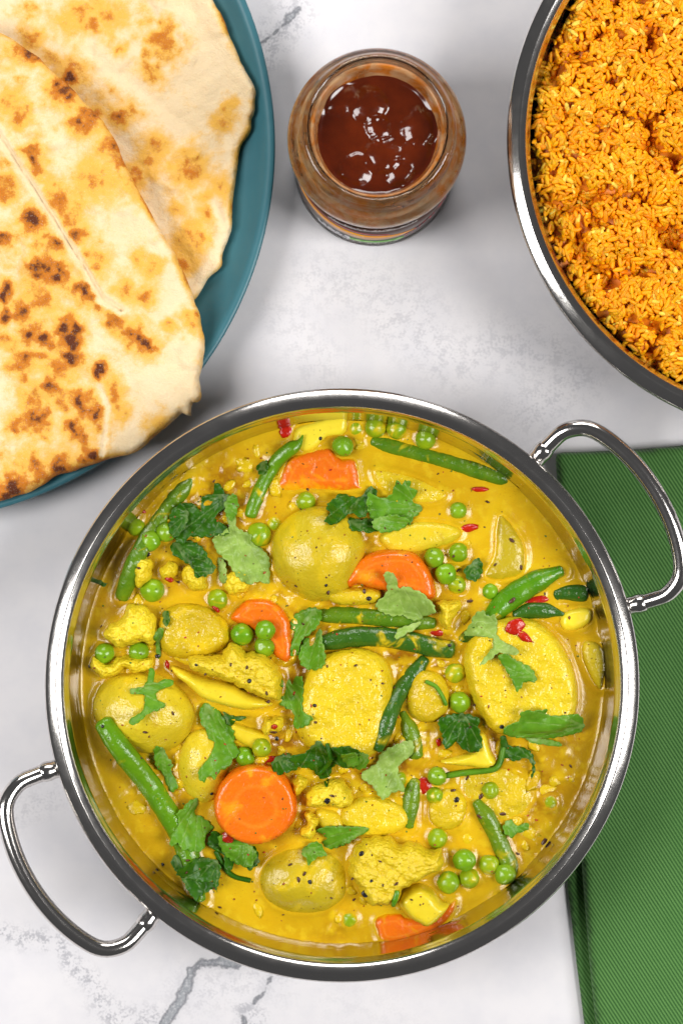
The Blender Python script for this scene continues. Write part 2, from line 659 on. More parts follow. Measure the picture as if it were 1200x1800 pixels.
MARBLE, STEEL, HSTEEL, PLATE, NAAN = mat_marble(), mat_steel(), mat_steel('handle_steel', 0.09, 0.18), mat_plate(), mat_naan()
GLASS, CHUT, SMEAR, NAPK = mat_glass(), mat_chutney(), mat_smear(), mat_napkin()
RICE, RBED, SAUCEM = mat_rice(), mat_rice(True), mat_sauce()
POTATO = mat_veg('potato_skin', lin(216, 194, 40), lin(192, 164, 20), 0.22, spk=0.9, bump=0.3, nscale=70)
POTCUT = mat_veg('potato_flesh', lin(224, 198, 36), lin(206, 172, 16), 0.3, rough=0.24, spk=0.4, bump=0.6, bscale=320, nscale=110, water=0.4)
CAULI = mat_veg('cauliflower_curd', lin(236, 210, 40), lin(222, 190, 18), 0.08, rough=0.4, spk=0.5, bump=0.3, bscale=900, nscale=150, curd=0.6)
STEMM = mat_veg('cauliflower_stalk', lin(238, 216, 52), lin(224, 196, 24), 0.12, rough=0.28, spk=0.3, bump=0.1, nscale=110)
CARROT = mat_carrot()
BEAN = mat_veg('bean_bright', lin(70, 128, 10), lin(104, 152, 16), 0.02, rough=0.2, spk=0.25, bump=0.25, bscale=500, nscale=130, water=0.4)
BEAND = mat_veg('bean_dark', lin(36, 84, 20), lin(58, 104, 22), 0.05, rough=0.22, spk=0.2, bump=0.35, bscale=420, nscale=130, water=0.4)
BEANC = mat_veg('bean_coated', lin(74, 116, 16), lin(120, 146, 20), 0.12, rough=0.22, spk=0.35, bump=0.35, bscale=450, nscale=140, water=0.4)
PEA = mat_veg('pea_bright', lin(88, 142, 14), lin(142, 182, 28), 0.06, rough=0.22, bump=0.1, bscale=260, nscale=90, water=0.4)
PEAC = mat_veg('pea_coated', lin(104, 146, 12), lin(164, 182, 20), 0.22, rough=0.24, bump=0.12, bscale=260, nscale=110)
LEAFD = mat_leaf('coriander_dark', lin(36, 88, 6), lin(66, 122, 14))
LEAFM = mat_leaf('coriander_mid', lin(88, 146, 22), lin(118, 170, 42))
LEAFP = mat_leaf('coriander_pale', lin(140, 176, 66), lin(178, 206, 108))
CHILLI = mat_veg('chilli_skin', lin(196, 34, 10), lin(160, 20, 6), 0.0, rough=0.2, bump=0.3, nscale=300, water=0)
SEED = mat_plain('seed_brown', lin(92, 52, 22), 0.35, lin(60, 32, 14))
SEEDK = mat_plain('seed_black', lin(34, 28, 26), 0.3, lin(20, 16, 16))

# ------------------------------------------------------------------ marble table top
VEINS = [  # px polyline, half width mm
    ([(410, 1696), (392, 1694), (372, 1692), (350, 1694), (336, 1706), (331, 1722)], 1.2),
    ([(331, 1722), (324, 1738), (317, 1752), (316, 1766), (303, 1784), (288, 1802), (270, 1830)], 1.8),
    ([(392, 1690), (410, 1690), (430, 1680)], 2.6),
    ([(478, 1716), (466, 1736), (454, 1754), (440, 1766), (425, 1776)], 0.1),
    ([(425, 1776), (430, 1795), (424, 1815)], 0.3),
    ([(524, 14), (508, 32), (496, 46)], 1.0),
    ([(496, 46), (480, 62), (458, 78), (440, 90)], 0.0),
]
SOFT = [  # px polyline, width mm, strength
    ([(0, 1642), (55, 1650), (105, 1655), (122, 1690), (140, 1710), (164, 1725), (172, 1753), (190, 1780), (205, 1800)], 4.5, 0.9),
    ([(180, 1765), (215, 1790), (290, 1792)], 6, 0.8),
    ([(430, 1770), (450, 1790), (430, 1810)], 5, 0.8),
    ([(0, 1440), (60, 1420), (95, 1400)], 7, 0.35),
    ([(560, 490), (620, 500), (690, 520), (740, 560)], 14, 0.35),
    ([(690, 560), (800, 640), (880, 610), (966, 630), (1010, 664), (930, 722)], 13, 0.42),
    ([(520, 20), (470, 80), (440, 130)], 9, 0.7),
    ([(500, 560), (560, 640)], 12, 0.3),
    ([(330, 1745), (420, 1720), (470, 1722)], 12, 0.35),
    ([(600, 1760), (700, 1790)], 12, 0.12),
]
fx = np.arange(-158, 158.1, 1.0)
fy = np.arange(-232, 232.1, 1.0)
gx = np.concatenate([[-900, -500, -300, -200], fx, [200, 300, 500, 900]])
gy = np.concatenate([[-900, -600, -400, -290], fy, [290, 400, 600, 900]])
X, Y = np.meshgrid(gx, gy)
pts = np.stack([X.ravel(), Y.ravel()], 1)
wx = pts + np.stack([fbm(pts[:, 0] / 7, pts[:, 1] / 7, seed=3), fbm(pts[:, 0] / 7, pts[:, 1] / 7, seed=9)], 1) * 1.6
vd = np.full(len(pts), 60.0)
for pl, hw in VEINS:
    vd = np.minimum(vd, seg_dist(wx, to_mm(pl, 0), False) - hw)
vs = np.zeros(len(pts))
for pl, wd, st in SOFT:
    vs = np.maximum(vs, st * np.exp(-(seg_dist(wx, to_mm(pl, 0), False) / wd) ** 2))
nx, ny = len(gx), len(gy)
ii = np.arange(nx * ny).reshape(ny, nx)
F = np.stack([ii[:-1, :-1].ravel(), ii[:-1, 1:].ravel(), ii[1:, 1:].ravel(), ii[1:, :-1].ravel()], 1)
table = mk('table_top', np.column_stack([pts, np.zeros(len(pts))]), F, MARBLE, origin=(0, 0, 0), attrs={'vein_dist': vd, 'vein_soft': vs})
tag(table, 'white marble table top with thin grey veins', None, None, 'structure')


# ------------------------------------------------------------------ balti pans
def make_pan(cx, cy, label, handle_angles):
    c = np.array([cx, cy, 0.0])
    t = empty('balti_pan', c)
    tag(t, label, 'pan', 'stainless steel balti pans')
    outer = [(0, 0.6), (70, 0.6), (77, 1.5), (84, 6), (94, 16), (102.5, 30), (108.3, 44), (111.5, 53), (113.4, 57.0)]
    inner = [(112.85, 58.6), (112.5, 58.2), (112.2, 57.8), (111.9, 56.6), (111.0, 55.9), (110.7, 53.6), (108.6, 43.5), (103.4, 30), (94, 16.5), (83, 7), (76, 3), (68, 2.2), (0, 2.2)]
    v, f = lathe(outer, 128, c)
    v2, f2 = lathe(inner, 128, c)
    n = len(v)
    mk('bowl', np.concatenate([v, v2]), [q[::-1] for q in f[:0]] + f + [tuple(i + n for i in q) for q in f2], STEEL, t, c)
    rim = [(113.4, 57.0), (115, 56.5), (118, 56.0), (119.9, 56.2), (120.5, 57.0), (120.4, 57.9), (119.8, 58.55), (118.6, 59.2), (117.2, 59.8), (116.2, 60.2), (115.8, 60.32), (115.4, 60.28), (115.0, 60.1), (114.0, 59.45), (113.1, 58.9), (112.85, 58.6)]
    rv, rf = lathe(rim, 160, c)
    mk('rim', rv, rf, STEEL, t, c)
    for a0 in handle_angles:
        h = []
        for da, r, z in ((-17.0, 113, 49.5), (-17.0, 120, 52), (-17.0, 129, 55), (-16.4, 137.5, 58.5), (-13.4, 144.5, 61), (-7, 147.6, 62.5), (0, 148.5, 63), (7, 147.6, 62.5), (13.4, 144.5, 61), (16.4, 137.5, 58.5), (17.0, 129, 55), (17.0, 120, 52), (17.0, 113, 49.5)):
            a = math.radians(a0 + da)
            h.append(c + (r * math.cos(a), r * math.sin(a), z))
        p = crom(h, 1.8)
        hv, hf = sweep(p, np.full(len(p), 3.4), 18)
        ho = mk('handle', hv, hf, HSTEEL, t)
        for e in (0, -1):
            q = h[:4] if e == 0 else h[::-1][:4]
            q = crom(q, 1.2)
            k = int(len(q) * 0.62)
            q = q[:k]
            rr = np.full(len(q), 3.85)
            rr[-1] = 3.5
            rr[-4:-2] = 4.1
            fv, ff = sweep(q, rr, 18, cap=0.1)
            mk('ferrule', fv, ff, HSTEEL, ho)
    return t


PC = W(601, 1205, 58)
RC = W(1413, 245, 58)
pan = make_pan(PC[0], PC[1], 'round steel balti pan holding the yellow vegetable curry', (32.3, 213.5))
rpan = make_pan(RC[0], RC[1], 'round steel balti pan holding the orange rice', (95, 275))

# ------------------------------------------------------------------ plate
PLC = W(-179, 256, 20)
PROF = [(0, 4.0), (122, 4.5), (138, 7.0), (148, 11.5), (153, 15.5), (155.3, 18.2), (156.6, 19.4), (158, 20.0), (159.3, 19.9), (160.0, 19.2), (160.0, 18.2), (158.6, 16.4), (152, 11), (140, 5), (125, 2), (104, 1.0), (102, 0.3), (98, 0.3), (96, 1.0), (0, 1.5)]
v, f = lathe(PROF[::-1], 192, (PLC[0], PLC[1], 0))
plate = mk('dinner_plate', v, f, PLATE, origin=(PLC[0], PLC[1], 0))
tag(plate, 'large round teal plate under the two naan breads', 'plate')


def plate_z(r):
    p = np.array(PROF[:8])
    return np.interp(r, p[:, 0], p[:, 1])


# ------------------------------------------------------------------ naan breads
def naan(name, outline, zmid, spots, toast_c, edge_dark, crease, label, seed):
    poly = crom(to_mm(outline, 22), 1.6, True)
    poly = poly + np.stack([fbm(poly[:, 0] / 6, poly[:, 1] / 6, seed=seed + 5), fbm(poly[:, 0] / 6, poly[:, 1] / 6, seed=seed + 8)], 1) * 0.7
    cr = [(to_mm(q, 26), w, dep) for q, w, dep in crease]

    def top(x, y, d):
        p = np.stack([x, y], 1)
        h = 1.3 * fbm(x / 22, y / 22, seed=seed) + 0.55 * fbm(x / 7, y / 7, seed=seed + 1) + 0.16 * fbm(x / 2.5, y / 2.5, seed=seed + 2)
        b = fbm(x / 13, y / 13, seed=seed + 3)
        h = h + 1.1 * sstep(0.25, 0.6, b)
        for q, w, dep in cr:
            dd = seg_dist(p, q, False)
            h = h - dep * np.exp(-(dd / w) ** 2) + 0.35 * dep * np.exp(-((dd - 2.6 * w) / (1.6 * w)) ** 2)
        return h

    V, F, d, n = pillow(poly, 1.15, zmid, 3.6, 2.2, 4.0, top)
    x, y = V[:, 0], V[:, 1]
    wxy = np.stack([x + 3.2 * fbm(x / 7, y / 7, seed=seed + 11) + 1.6 * fbm(x / 2.2, y / 2.2, seed=seed + 13), y + 4.2 * fbm(x / 7, y / 7, seed=seed + 12) + 1.6 * fbm(x / 2.2, y / 2.2, seed=seed + 14)], 1)
    sc = np.zeros(len(V))
    to = np.zeros(len(V))
    for px, py, r, a, st in spots:
        c = W(px, py, 26)[:2]
        dd = np.hypot(wxy[:, 0] - c[0], wxy[:, 1] - c[1]) / (r * 0.24)
        sc = np.maximum(sc, st * np.exp(-dd ** 2 * 0.65) * np.clip(0.92 + 0.5 * fbm(x / 3, y / 3, seed=seed + 16), 0.3, 1.15))
        to = np.maximum(to, 0.85 * np.exp(-(dd / 2.3) ** 2))
    for px, py, r, st in toast_c:
        c = W(px, py, 26)[:2]
        dd = np.hypot(wxy[:, 0] - c[0], wxy[:, 1] - c[1]) / (r * 0.24)
        nn = 0.5 + 0.9 * fbm(x / 9, y / 9, seed=seed + 21) + 0.4 * fbm(x / 3.5, y / 3.5, seed=seed + 22)
        to = np.maximum(to, st * np.exp(-dd ** 2) * np.clip(nn * 1.3, 0, 1.3))
        sc = np.maximum(sc, st * np.exp(-dd ** 2) * np.clip(nn * 1.25 - 0.3, 0, 1) * 0.8)
    en = 0.5 + 0.8 * fbm(x / 10, y / 10, seed=seed + 31)
    e = np.exp(-(d / 1.5) ** 2) * np.clip(en, 0, 1) * edge_dark
    sc = np.maximum(sc, e * 0.75)
    to = np.maximum(to, np.exp(-(d / 3.0) ** 2) * np.clip(en + .2, 0, 1) * edge_dark)
    for q, w, dep in cr:
        dd = seg_dist(V[:, :2], q, False)
        k = 1 - 0.85 * np.exp(-(dd / (2.6 * w)) ** 2)
        sc *= k
        to *= k
    V[:n, 2] += 0.8 * sc[:n] * sstep(0, 5, d[:n]) + 0.25 * to[:n]
    o = mk(name, V, F, NAAN, attrs={'scorch': sc, 'toast': to})
    tag(o, label, 'naan bread', 'naan breads on the teal plate')
    return o


def z_back(x, y):
    r = np.hypot(x - PLC[0], y - PLC[1])
    return plate_z(r) + 3.2 + 0.6 * fbm(x / 30, y / 30, seed=4)


def z_front(x, y):
    return 23.6 + 0.9 * fbm(x / 35, y / 35, seed=6)


BACK = [(372, -6), (392, 30), (410, 75), (424, 108), (440, 138), (449, 158), (447, 190), (439, 204), (438, 226), (421, 250), (416, 290), (408, 330), (405, 370), (403, 400), (390, 440), (388, 462), (365, 485), (340, 520),
        (280, 560), (180, 560), (60, 480), (-60, 380), (-190, 260), (-260, 100), (-240, -60), (-120, -190), (60, -230), (230, -180), (320, -90)]
FRONT = [(0, 57), (30, 75), (60, 96), (90, 125), (120, 150), (150, 180), (176, 206), (200, 240), (222, 290), (250, 345), (280, 400), (310, 450), (335, 505), (352, 560), (360, 600), (358, 640), (351, 668), (354, 698), (348, 708), (339, 709), (338, 732), (331, 731), (322, 727), (300, 745), (270, 770), (240, 794), (200, 804), (175, 815), (140, 825), (100, 838), (60, 862), (30, 873), (0, 882),
         (-90, 890), (-210, 850), (-300, 750), (-330, 600), (-300, 400), (-220, 220), (-120, 90), (-50, 45)]
SB = [(115, 118, 20, 0, .95), (142, 92, 16, 0, .6), (53, 55, 14, 0, .6), (165, 180, 14, 0, .8), (205, 190, 16, 0, .85), (255, 275, 16, 0, .55), (270, 247, 18, 0, .6), (328, 290, 24, 0, .6), (370, 357, 18, 0, .55), (380, 325, 14, 0, .45), (335, 415, 22, 0, .5), (310, 450, 18, 0, .7), (250, 145, 20, 0, .55), (255, 115, 14, 0, .55), (130, 15, 22, 0, .5), (180, 8, 20, 0, .5), (390, 205, 14, 0, .5), (400, 182, 10, 0, .5), (310, 357, 10, 0, .4), (233, 300, 14, 0, .6), (333, 227, 8, 0, .5), (203, 78, 10, 0, .5)]
TB = [(265, 45, 70, .75), (150, 40, 90, .7), (60, 40, 70, .65), (110, 110, 60, .75), (230, 140, 90, .7), (300, 85, 40, .5), (180, 170, 60, .6), (250, 230, 50, .5), (340, 420, 40, .5)]
SF = [(71, 471, 22, 0, 1.05), (104, 480, 20, 0, 1.05), (88, 462, 16, 0, .9), (62, 394, 20, 0, .95), (8, 423, 16, 0, .95), (104, 429, 16, 0, .85), (84, 430, 12, 0, .7), (58, 270, 16, 0, .9), (67, 290, 16, 0, .9), (74, 308, 12, 0, .6), (30, 205, 18, 0, .6), (14, 180, 16, 0, .5), (117, 162, 24, 0, .85), (150, 206, 24, 0, .8), (200, 262, 22, 0, .85), (216, 290, 16, 0, .8), (104, 350, 22, 0, .8), (125, 378, 20, 0, .65), (133, 412, 16, 0, .85), (162, 462, 18, 0, .6), (8, 329, 20, 0, .7), (42, 92, 20, 0, .8), (60, 108, 14, 0, .7), (233, 325, 16, 0, .6), (170, 320, 26, 0, .5),
      (154, 514, 18, 0, 1.0), (142, 505, 14, 0, .9), (8, 521, 16, 0, 1.05), (54, 584, 16, 0, 1.0), (79, 602, 14, 0, 1.05), (125, 583, 20, 0, 1.05), (125, 600, 18, 0, 1.05), (124, 626, 18, 0, 1.1), (122, 560, 16, 0, .8), (44, 633, 16, 0, .85), (38, 550, 18, 0, .9), (5, 560, 14, 0, 1.0), (177, 650, 13, 0, 1.1), (242, 598, 20, 0, .95), (254, 611, 16, 0, 1.0), (226, 585, 16, 0, .7), (204, 567, 14, 0, .8), (177, 542, 12, 0, .9), (96, 683, 18, 0, .9), (144, 706, 18, 0, 1.0), (150, 722, 16, 0, .9), (167, 730, 16, 0, .95), (66, 735, 22, 0, .95), (25, 748, 14, 0, .95), (142, 765, 18, 0, .9), (132, 748, 18, 0, .8), (160, 806, 20, 0, 1.0), (112, 826, 24, 0, .8), (25, 860, 26, 0, .95), (8, 868, 18, 0, .9), (75, 838, 20, 0, .8), (54, 812, 18, 0, .7), (196, 692, 16, 0, .65), (254, 521, 16, 0, .6), (221, 508, 14, 0, .6), (302, 579, 10, 0, .55), (16, 606, 10, 0, .6), (70, 525, 22, 0, .7), (182, 755, 8, 0, .7), (280, 745, 14, 0, .5), (340, 560, 10, 0, .6), (240, 460, 10, 0, .4), (268, 470, 12, 0, .4), (110, 645, 20, 0, .7), (60, 700, 20, 0, .6), (205, 715, 14, 0, .5)]
TF = [(60, 500, 110, .85), (60, 620, 110, .95), (110, 720, 90, .85), (60, 800, 90, .8), (110, 400, 70, .7), (30, 300, 60, .6), (100, 200, 60, .5), (150, 260, 50, .45), (200, 300, 40, .5), (150, 420, 60, .6), (200, 560, 60, .5), (130, 340, 60, .6), (250, 430, 60, .35), (20, 130, 50, .6)]
naan('naan_bread', BACK, z_back, SB, TB, 0.85, [([(375, 350), (395, 400), (370, 460), (345, 500)], 1.2, 0.7), ([(150, 75), (260, 160), (330, 215)], 2.0, 0.5)],
     'pale naan bread lying at the back of the teal plate', 40)
naan('naan_bread', FRONT, z_front, SF, TF, 1.0, [([(-120, 90), (-60, 160), (0, 238), (30, 285), (60, 330), (95, 385), (120, 425), (150, 472), (180, 525), (215, 546)], 0.8, 2.0), ([(176, 680), (190, 715), (186, 760), (180, 800)], 0.5, 1.0), ([(175, 530), (215, 548)], 0.5, 0.8)],
     'scorched naan bread on top, its torn tip hanging over the plate edge', 60)

# ------------------------------------------------------------------ chutney jar
JC = W(663, 234, 78)
jar = empty('chutney_jar', (JC[0], JC[1], 0))
tag(jar, 'open glass jar of dark mango-coloured chutney with printed label', 'jar')
c = (JC[0], JC[1], 0)
go = [(0, 0.5), (29, 0.5), (32, 0.2), (34, 1.6), (34.6, 4), (34.3, 8), (33.9, 8), (33.9, 43), (34.6, 49), (35.6, 53), (35.9, 57), (35.4, 60.5), (33.8, 63), (31.6, 64.4), (30.7, 65.6), (30.6, 67), (31.2, 67.8), (31.3, 68.6), (30.6, 69.4), (30.4, 71), (30.9, 71.8), (30.8, 72.8), (30.2, 73.6), (29.9, 75), (29.2, 76.2), (28.2, 76.7), (27.1, 76.3), (26.5, 75.2),
      (26.3, 71), (26.4, 66.5), (27.6, 63.2), (29.6, 59.8), (30.6, 57), (30.8, 52), (31.0, 45), (31.0, 12), (31.2, 6), (29, 3.6), (0, 3.2)]
up = lambda pr: [(r, z + (10 if z > 43 else 0)) for r, z in pr]
v, f = lathe(up(go), 112, c)
mk('glass', v, f, GLASS, jar, c)
# chutney: film against the glass (orange) and the lumpy glossy top (dark red brown)
ci = [(0, 3.0), (29.2, 3.3), (31.5, 6.2), (31.4, 12), (31.4, 45), (31.2, 52), (31.0, 57), (30.0, 60.2), (27.9, 63.9), (26.7, 66.6), (26.6, 70.5), (26.5, 73.6), (25.5, 73.4), (24.9, 70), (24.2, 66), (23.3, 63.6)]
v, f = lathe(up(ci), 112, c)
a = np.arctan2(v[:, 1] - c[1], v[:, 0] - c[0])
w = sstep(72, 84, v[:, 2])
v[:, 2] += w * 1.6 * fbm(np.cos(a) * 2 + 5, np.sin(a) * 2 + 5, seed=15)
sm = mk('chutney_film', v, f, SMEAR, jar, c)
nr, na = 46, 120
V = []
for i in range(nr):
    for j in range(na):
        an = 2 * math.pi * j / na
        r = 24.6 * (i + 0.02) / (nr - 1)
        V.append((r * math.cos(an), r * math.sin(an)))
V = np.array(V)
lumps = [(-3, 12, 7.5, 2.2), (0.5, 3, 5.5, 1.8), (17, 3, 8, 2.2), (15, -8, 6.5, 1.8), (2, -8, 8, 2.4), (-9, -14, 7, 1.7), (9, -15, 6, 1.9), (-15, 14, 7, 2.0)]
z = 73.6 + 0.5 * fbm(V[:, 0] / 8, V[:, 1] / 8, seed=77)
for lx, ly, lr, lh in lumps:
    d = np.hypot(V[:, 0] - lx + 1.2 * fbm(V[:, 0] / 4, V[:, 1] / 4, seed=5), V[:, 1] - ly + 1.2 * fbm(V[:, 0] / 4, V[:, 1] / 4, seed=6)) / lr
    z = np.maximum(z, 63.4 + lh * np.sqrt(np.clip(1 - d ** 2, 0, 1)) + 0 * z) if False else z + lh * np.clip(1 - np.clip(d, 0, 1) ** 2, 0, 1) ** 0.8
rr = np.hypot(V[:, 0], V[:, 1])
z = z + 1.2 * sstep(22, 24.6, rr)
F = [(i * na + j, i * na + (j + 1) % na, (i + 1) * na + (j + 1) % na, (i + 1) * na + j)[::-1] for i in range(nr - 1) for j in range(na)]
F = [q[::-1] for q in F]
CV = np.column_stack([V + np.array(c[:2]), z])
lv, lf = lathe([(24.3, 72.5), (25.4, 72.0), (28.2, 69.5), (29.0, 66), (29.4, 56), (29.6, 10), (28, 5.5), (0, 5.2)], na, c)
F = F + [tuple(i + len(CV) for i in q[::-1]) for q in lf]
mk('chutney', np.concatenate([CV, lv]), F, CHUT, jar, c)


def band(name, a0, a1, z0f, z1f, r, mat, parent, nn=48):
    lo, hi = z0f, z1f
    z0f = lambda t: 8 + (lo(t) - 12.5) * 1.42
    z1f = lambda t: 8 + (hi(t) - 12.5) * 1.42
    aa = np.radians(np.linspace(a0, a1, nn))
    V = []
    for k, an in enumerate(aa):
        t = k / (nn - 1)
        for zz in (z0f(t), z1f(t)):
            V.append((c[0] + r * math.cos(an), c[1] + r * math.sin(an), zz))
    for k, an in enumerate(aa):
        t = k / (nn - 1)
        for zz in (z0f(t), z1f(t)):
            V.append((c[0] + (r - 0.08) * math.cos(an), c[1] + (r - 0.08) * math.sin(an), zz))
    m = 2 * nn
    F = []
    for k in range(nn - 1):
        F.append((2 * k, 2 * k + 2, 2 * k + 3, 2 * k + 1))
        F.append((m + 2 * k, m + 2 * k + 1, m + 2 * k + 3, m + 2 * k + 2))
        F.append((2 * k, m + 2 * k, m + 2 * k + 2, 2 * k + 2))
        F.append((2 * k + 1, 2 * k + 3, m + 2 * k + 3, m + 2 * k + 1))
    F.append((0, 1, m + 1, m))
    F.append((2 * nn - 2, m + 2 * nn - 2, m + 2 * nn - 1, 2 * nn - 1))
    return mk(name, V, F, mat, parent, c)


k = lambda q: (lambda t: q)
lab = band('label', -178, 178, k(12.5), k(43.5), 34.15, mat_plain('label_brown', lin(66, 42, 34), 0.3, lin(78, 52, 42)), jar, 160)
band('label_print', 196, 262, lambda t: 36 - 14 * t ** .6, lambda t: 41 - 11.5 * t ** .7, 34.3, mat_plain('print_orange', lin(236, 160, 40), 0.35), lab)
band('label_print', 262, 300, lambda t: 22 + 2 * t ** 2, lambda t: 29.5 - 5 * t ** 2, 34.3, mat_plain('print_amber', lin(230, 150, 44), 0.35), lab)
band('label_print', 205, 280, lambda t: 41 - 11 * t ** .7, lambda t: 42.4 - 11 * t ** .7, 34.3, mat_plain('print_crimson', lin(170, 40, 40), 0.35), lab)
band('label_print', 225, 252, k(14.5), k(20), 34.3, mat_print('print_white', lin(206, 206, 210), lin(90, 88, 92)), lab)
band('label_print', 252, 291, k(15.0), k(19), 34.3, mat_print('print_green', lin(104, 170, 70), lin(160, 200, 130), 500), lab)
band('label_print', 246, 288, k(12.7), k(14.6), 34.3, mat_print('print_small_lettering', lin(60, 40, 34), lin(190, 186, 184), 1100), lab)
band('label_print', 292, 336, lambda t: 17 + 12 * t, lambda t: 23 + 11 * t, 34.3, mat_print('print_red_lettering', lin(66, 42, 34), lin(206, 60, 76), 800), lab)
band('label_print', 235, 300, k(38), k(41.5), 34.3, mat_print('print_grey_lettering', lin(70, 46, 38), lin(170, 160, 156), 900), lab)

# ------------------------------------------------------------------ napkin
nap = empty('napkin', W(1180, 1300, 0))
tag(nap, 'folded green twill napkin tucked beside the curry pan', 'napkin')
cloth = lambda sd: (lambda x, y, d: 0.8 * fbm(x / 34, y / 34, seed=sd) + 0.3 * fbm(x / 9, y / 9, seed=sd + 1))
low = [(979, 803), (1100, 797), (1330, 788), (1390, 1960), (1046, 1960), (1026, 1800), (1012, 1690), (997, 1560), (984, 1150)]
top = [(975, 796), (1035, 794), (1120, 790), (1200, 783), (1340, 775), (1400, 1960), (1062, 1960), (1046, 1800), (1035, 1690), (1023, 1540), (1000, 1150)]
for nm, ol, zm, tt, bb, sd in (('lower_fold', low, 2.3, 1.8, 2.0, 80), ('upper_fold', top, 8.6, 2.4, 2.6, 90)):
    poly = lined(to_mm(ol, zm), 2.5)
    V, F, d, n = pillow(poly, 2.4, zm, tt, bb, 2.2, cloth(sd))
    mk(nm, V, F, NAPK, nap)

# ------------------------------------------------------------------ rice
NS = 900
sa = RNG.uniform(0, 2 * np.pi, NS)
sr = 107 * np.sqrt(RNG.uniform(0, 1, NS))
SX, SY = sr * np.cos(sa), sr * np.sin(sa)
SR = RNG.uniform(3.6, 7.6, NS)
SZ = 48.5 + 4.0 * (1 - (sr / 108) ** 2) + 2.6 * fbm(SX / 20, SY / 20, seed=33) + RNG.uniform(-1.6, 0.8, NS)


def rice_h(x, y):
    out = np.full(len(x), 43.8)
    for i in range(NS):
        m = (np.abs(x - SX[i]) < SR[i]) & (np.abs(y - SY[i]) < SR[i])
        if not m.any():
            continue
        q = SR[i] ** 2 - (x[m] - SX[i]) ** 2 - (y[m] - SY[i]) ** 2
        out[m] = np.maximum(out[m], np.where(q > 0, SZ[i] - SR[i] * 0.35 + 0.75 * np.sqrt(np.clip(q, 0, None)), 0))
    r = np.hypot(x, y)
    return np.minimum(out, 50.5 + np.clip((109.5 - r), 0, 99) * 1.5)


br = np.linspace(0, 108.2, 54)
V = [(r * math.cos(a), r * math.sin(a)) for r in br for a in np.linspace(0, 2 * np.pi, 140, endpoint=False)]
V = np.array(V)
zb = rice_h(V[:, 0], V[:, 1]) - 2.6
bedF = [(i * 140 + j, i * 140 + (j + 1) % 140, (i + 1) * 140 + (j + 1) % 140, (i + 1) * 140 + j) for i in range(53) for j in range(140)]
bedV = np.column_stack([V + RC[:2], zb])


def grain_template():
    ts = [-1, -0.86, -0.5, 0, 0.5, 0.86, 1]
    rs = [0, 0.55, 0.92, 1.0, 0.9, 0.5, 0]
    V, F = [(-1.0, 0, 0)], []
    for t, r in list(zip(ts, rs))[1:-1]:
        for j in range(6):
            a = math.pi * 2 * j / 6
            V.append((t, r * math.cos(a), r * math.sin(a)))
    V.append((1.0, 0, 0))
    for j in range(6):
        F.append((0, 1 + (j + 1) % 6, 1 + j))
        for i in range(4):
            F.append((1 + i * 6 + j, 1 + i * 6 + (j + 1) % 6, 7 + i * 6 + (j + 1) % 6, 7 + i * 6 + j))
        F.append((25 + j, 25 + (j + 1) % 6, 31))
    return np.array(V), F


GV, GF = grain_template()


def grain(x, y, z, L, wd, yaw, pitch, bend):
    g = GV.copy()
    g[:, 2] *= 0.85
    g = g * np.array([L / 2, wd / 2, wd / 2])
    g[:, 1] += bend * (g[:, 0] / (L / 2)) ** 2
    cp, sp = math.cos(pitch), math.sin(pitch)
    X = g[:, 0] * cp - g[:, 2] * sp
    Z = g[:, 0] * sp + g[:, 2] * cp
    cy, sy = math.cos(yaw), math.sin(yaw)
    return np.column_stack([x + X * cy - g[:, 1] * sy, y + X * sy + g[:, 1] * cy, z + Z])


NG = 17000
ga = RNG.uniform(0, 2 * np.pi, NG)
gr = 108.5 * np.sqrt(RNG.uniform(0, 1, NG))
GX, GY = gr * np.cos(ga), gr * np.sin(ga)
GZ = rice_h(GX, GY)
ee = 1.2
DX = (rice_h(GX + ee, GY) - rice_h(GX - ee, GY)) / (2 * ee)
DY = (rice_h(GX, GY + ee) - rice_h(GX, GY - ee)) / (2 * ee)
clump = fbm(GX / 9, GY / 9, seed=71)
allV, allF, tint, b = [bedV], list(bedF), [np.zeros(len(bedV))], len(bedV)
gfa = np.array([q if len(q) == 4 else q + (-1,) for q in GF])
for i in range(NG):
    yaw = random.uniform(0, 6.283)
    sl = math.cos(yaw) * DX[i] + math.sin(yaw) * DY[i]
    pitch = math.atan(max(-1.6, min(1.6, sl))) + random.gauss(0, 0.34)
    L = random.uniform(3.6, 6.4)
    g = grain(GX[i] + RC[0], GY[i] + RC[1], GZ[i] + (random.uniform(-1.0, 0.5) if i % 4 else random.uniform(-2.6, -1.2)), L, random.uniform(1.6, 2.2), yaw, pitch, random.uniform(-.4, .4))
    allV.append(g)
    allF.extend([tuple(k + b for k in q) for q in GF])
    t = min(1, max(0, 0.45 + 0.3 * clump[i] + random.gauss(0, 0.2))) if random.random() > 0.04 else 1.0
    tint.append(np.full(len(g), t))
    b += len(g)
V = np.concatenate(allV)
midx = np.zeros(len(allF), dtype=np.int32)
midx[:len(bedF)] = 1
rice = mk('rice', V, allF, RICE, origin=(RC[0], RC[1], 40), attrs={'tint': np.concatenate(tint)}, mats=[RBED], midx=midx)
tag(rice, 'heap of orange turmeric rice filling the pan at top right', 'rice', None, 'stuff')
# ------------------------------------------------------------------ curry: things in the sauce
SZL = 42.0               # sauce level, mm
FOOT = []                # (x, y, r) where something breaks the surface


def foot_poly(poly):
    c0 = poly.mean(0)
    for p in poly:
        FOOT.append((p[0], p[1], 0.5))


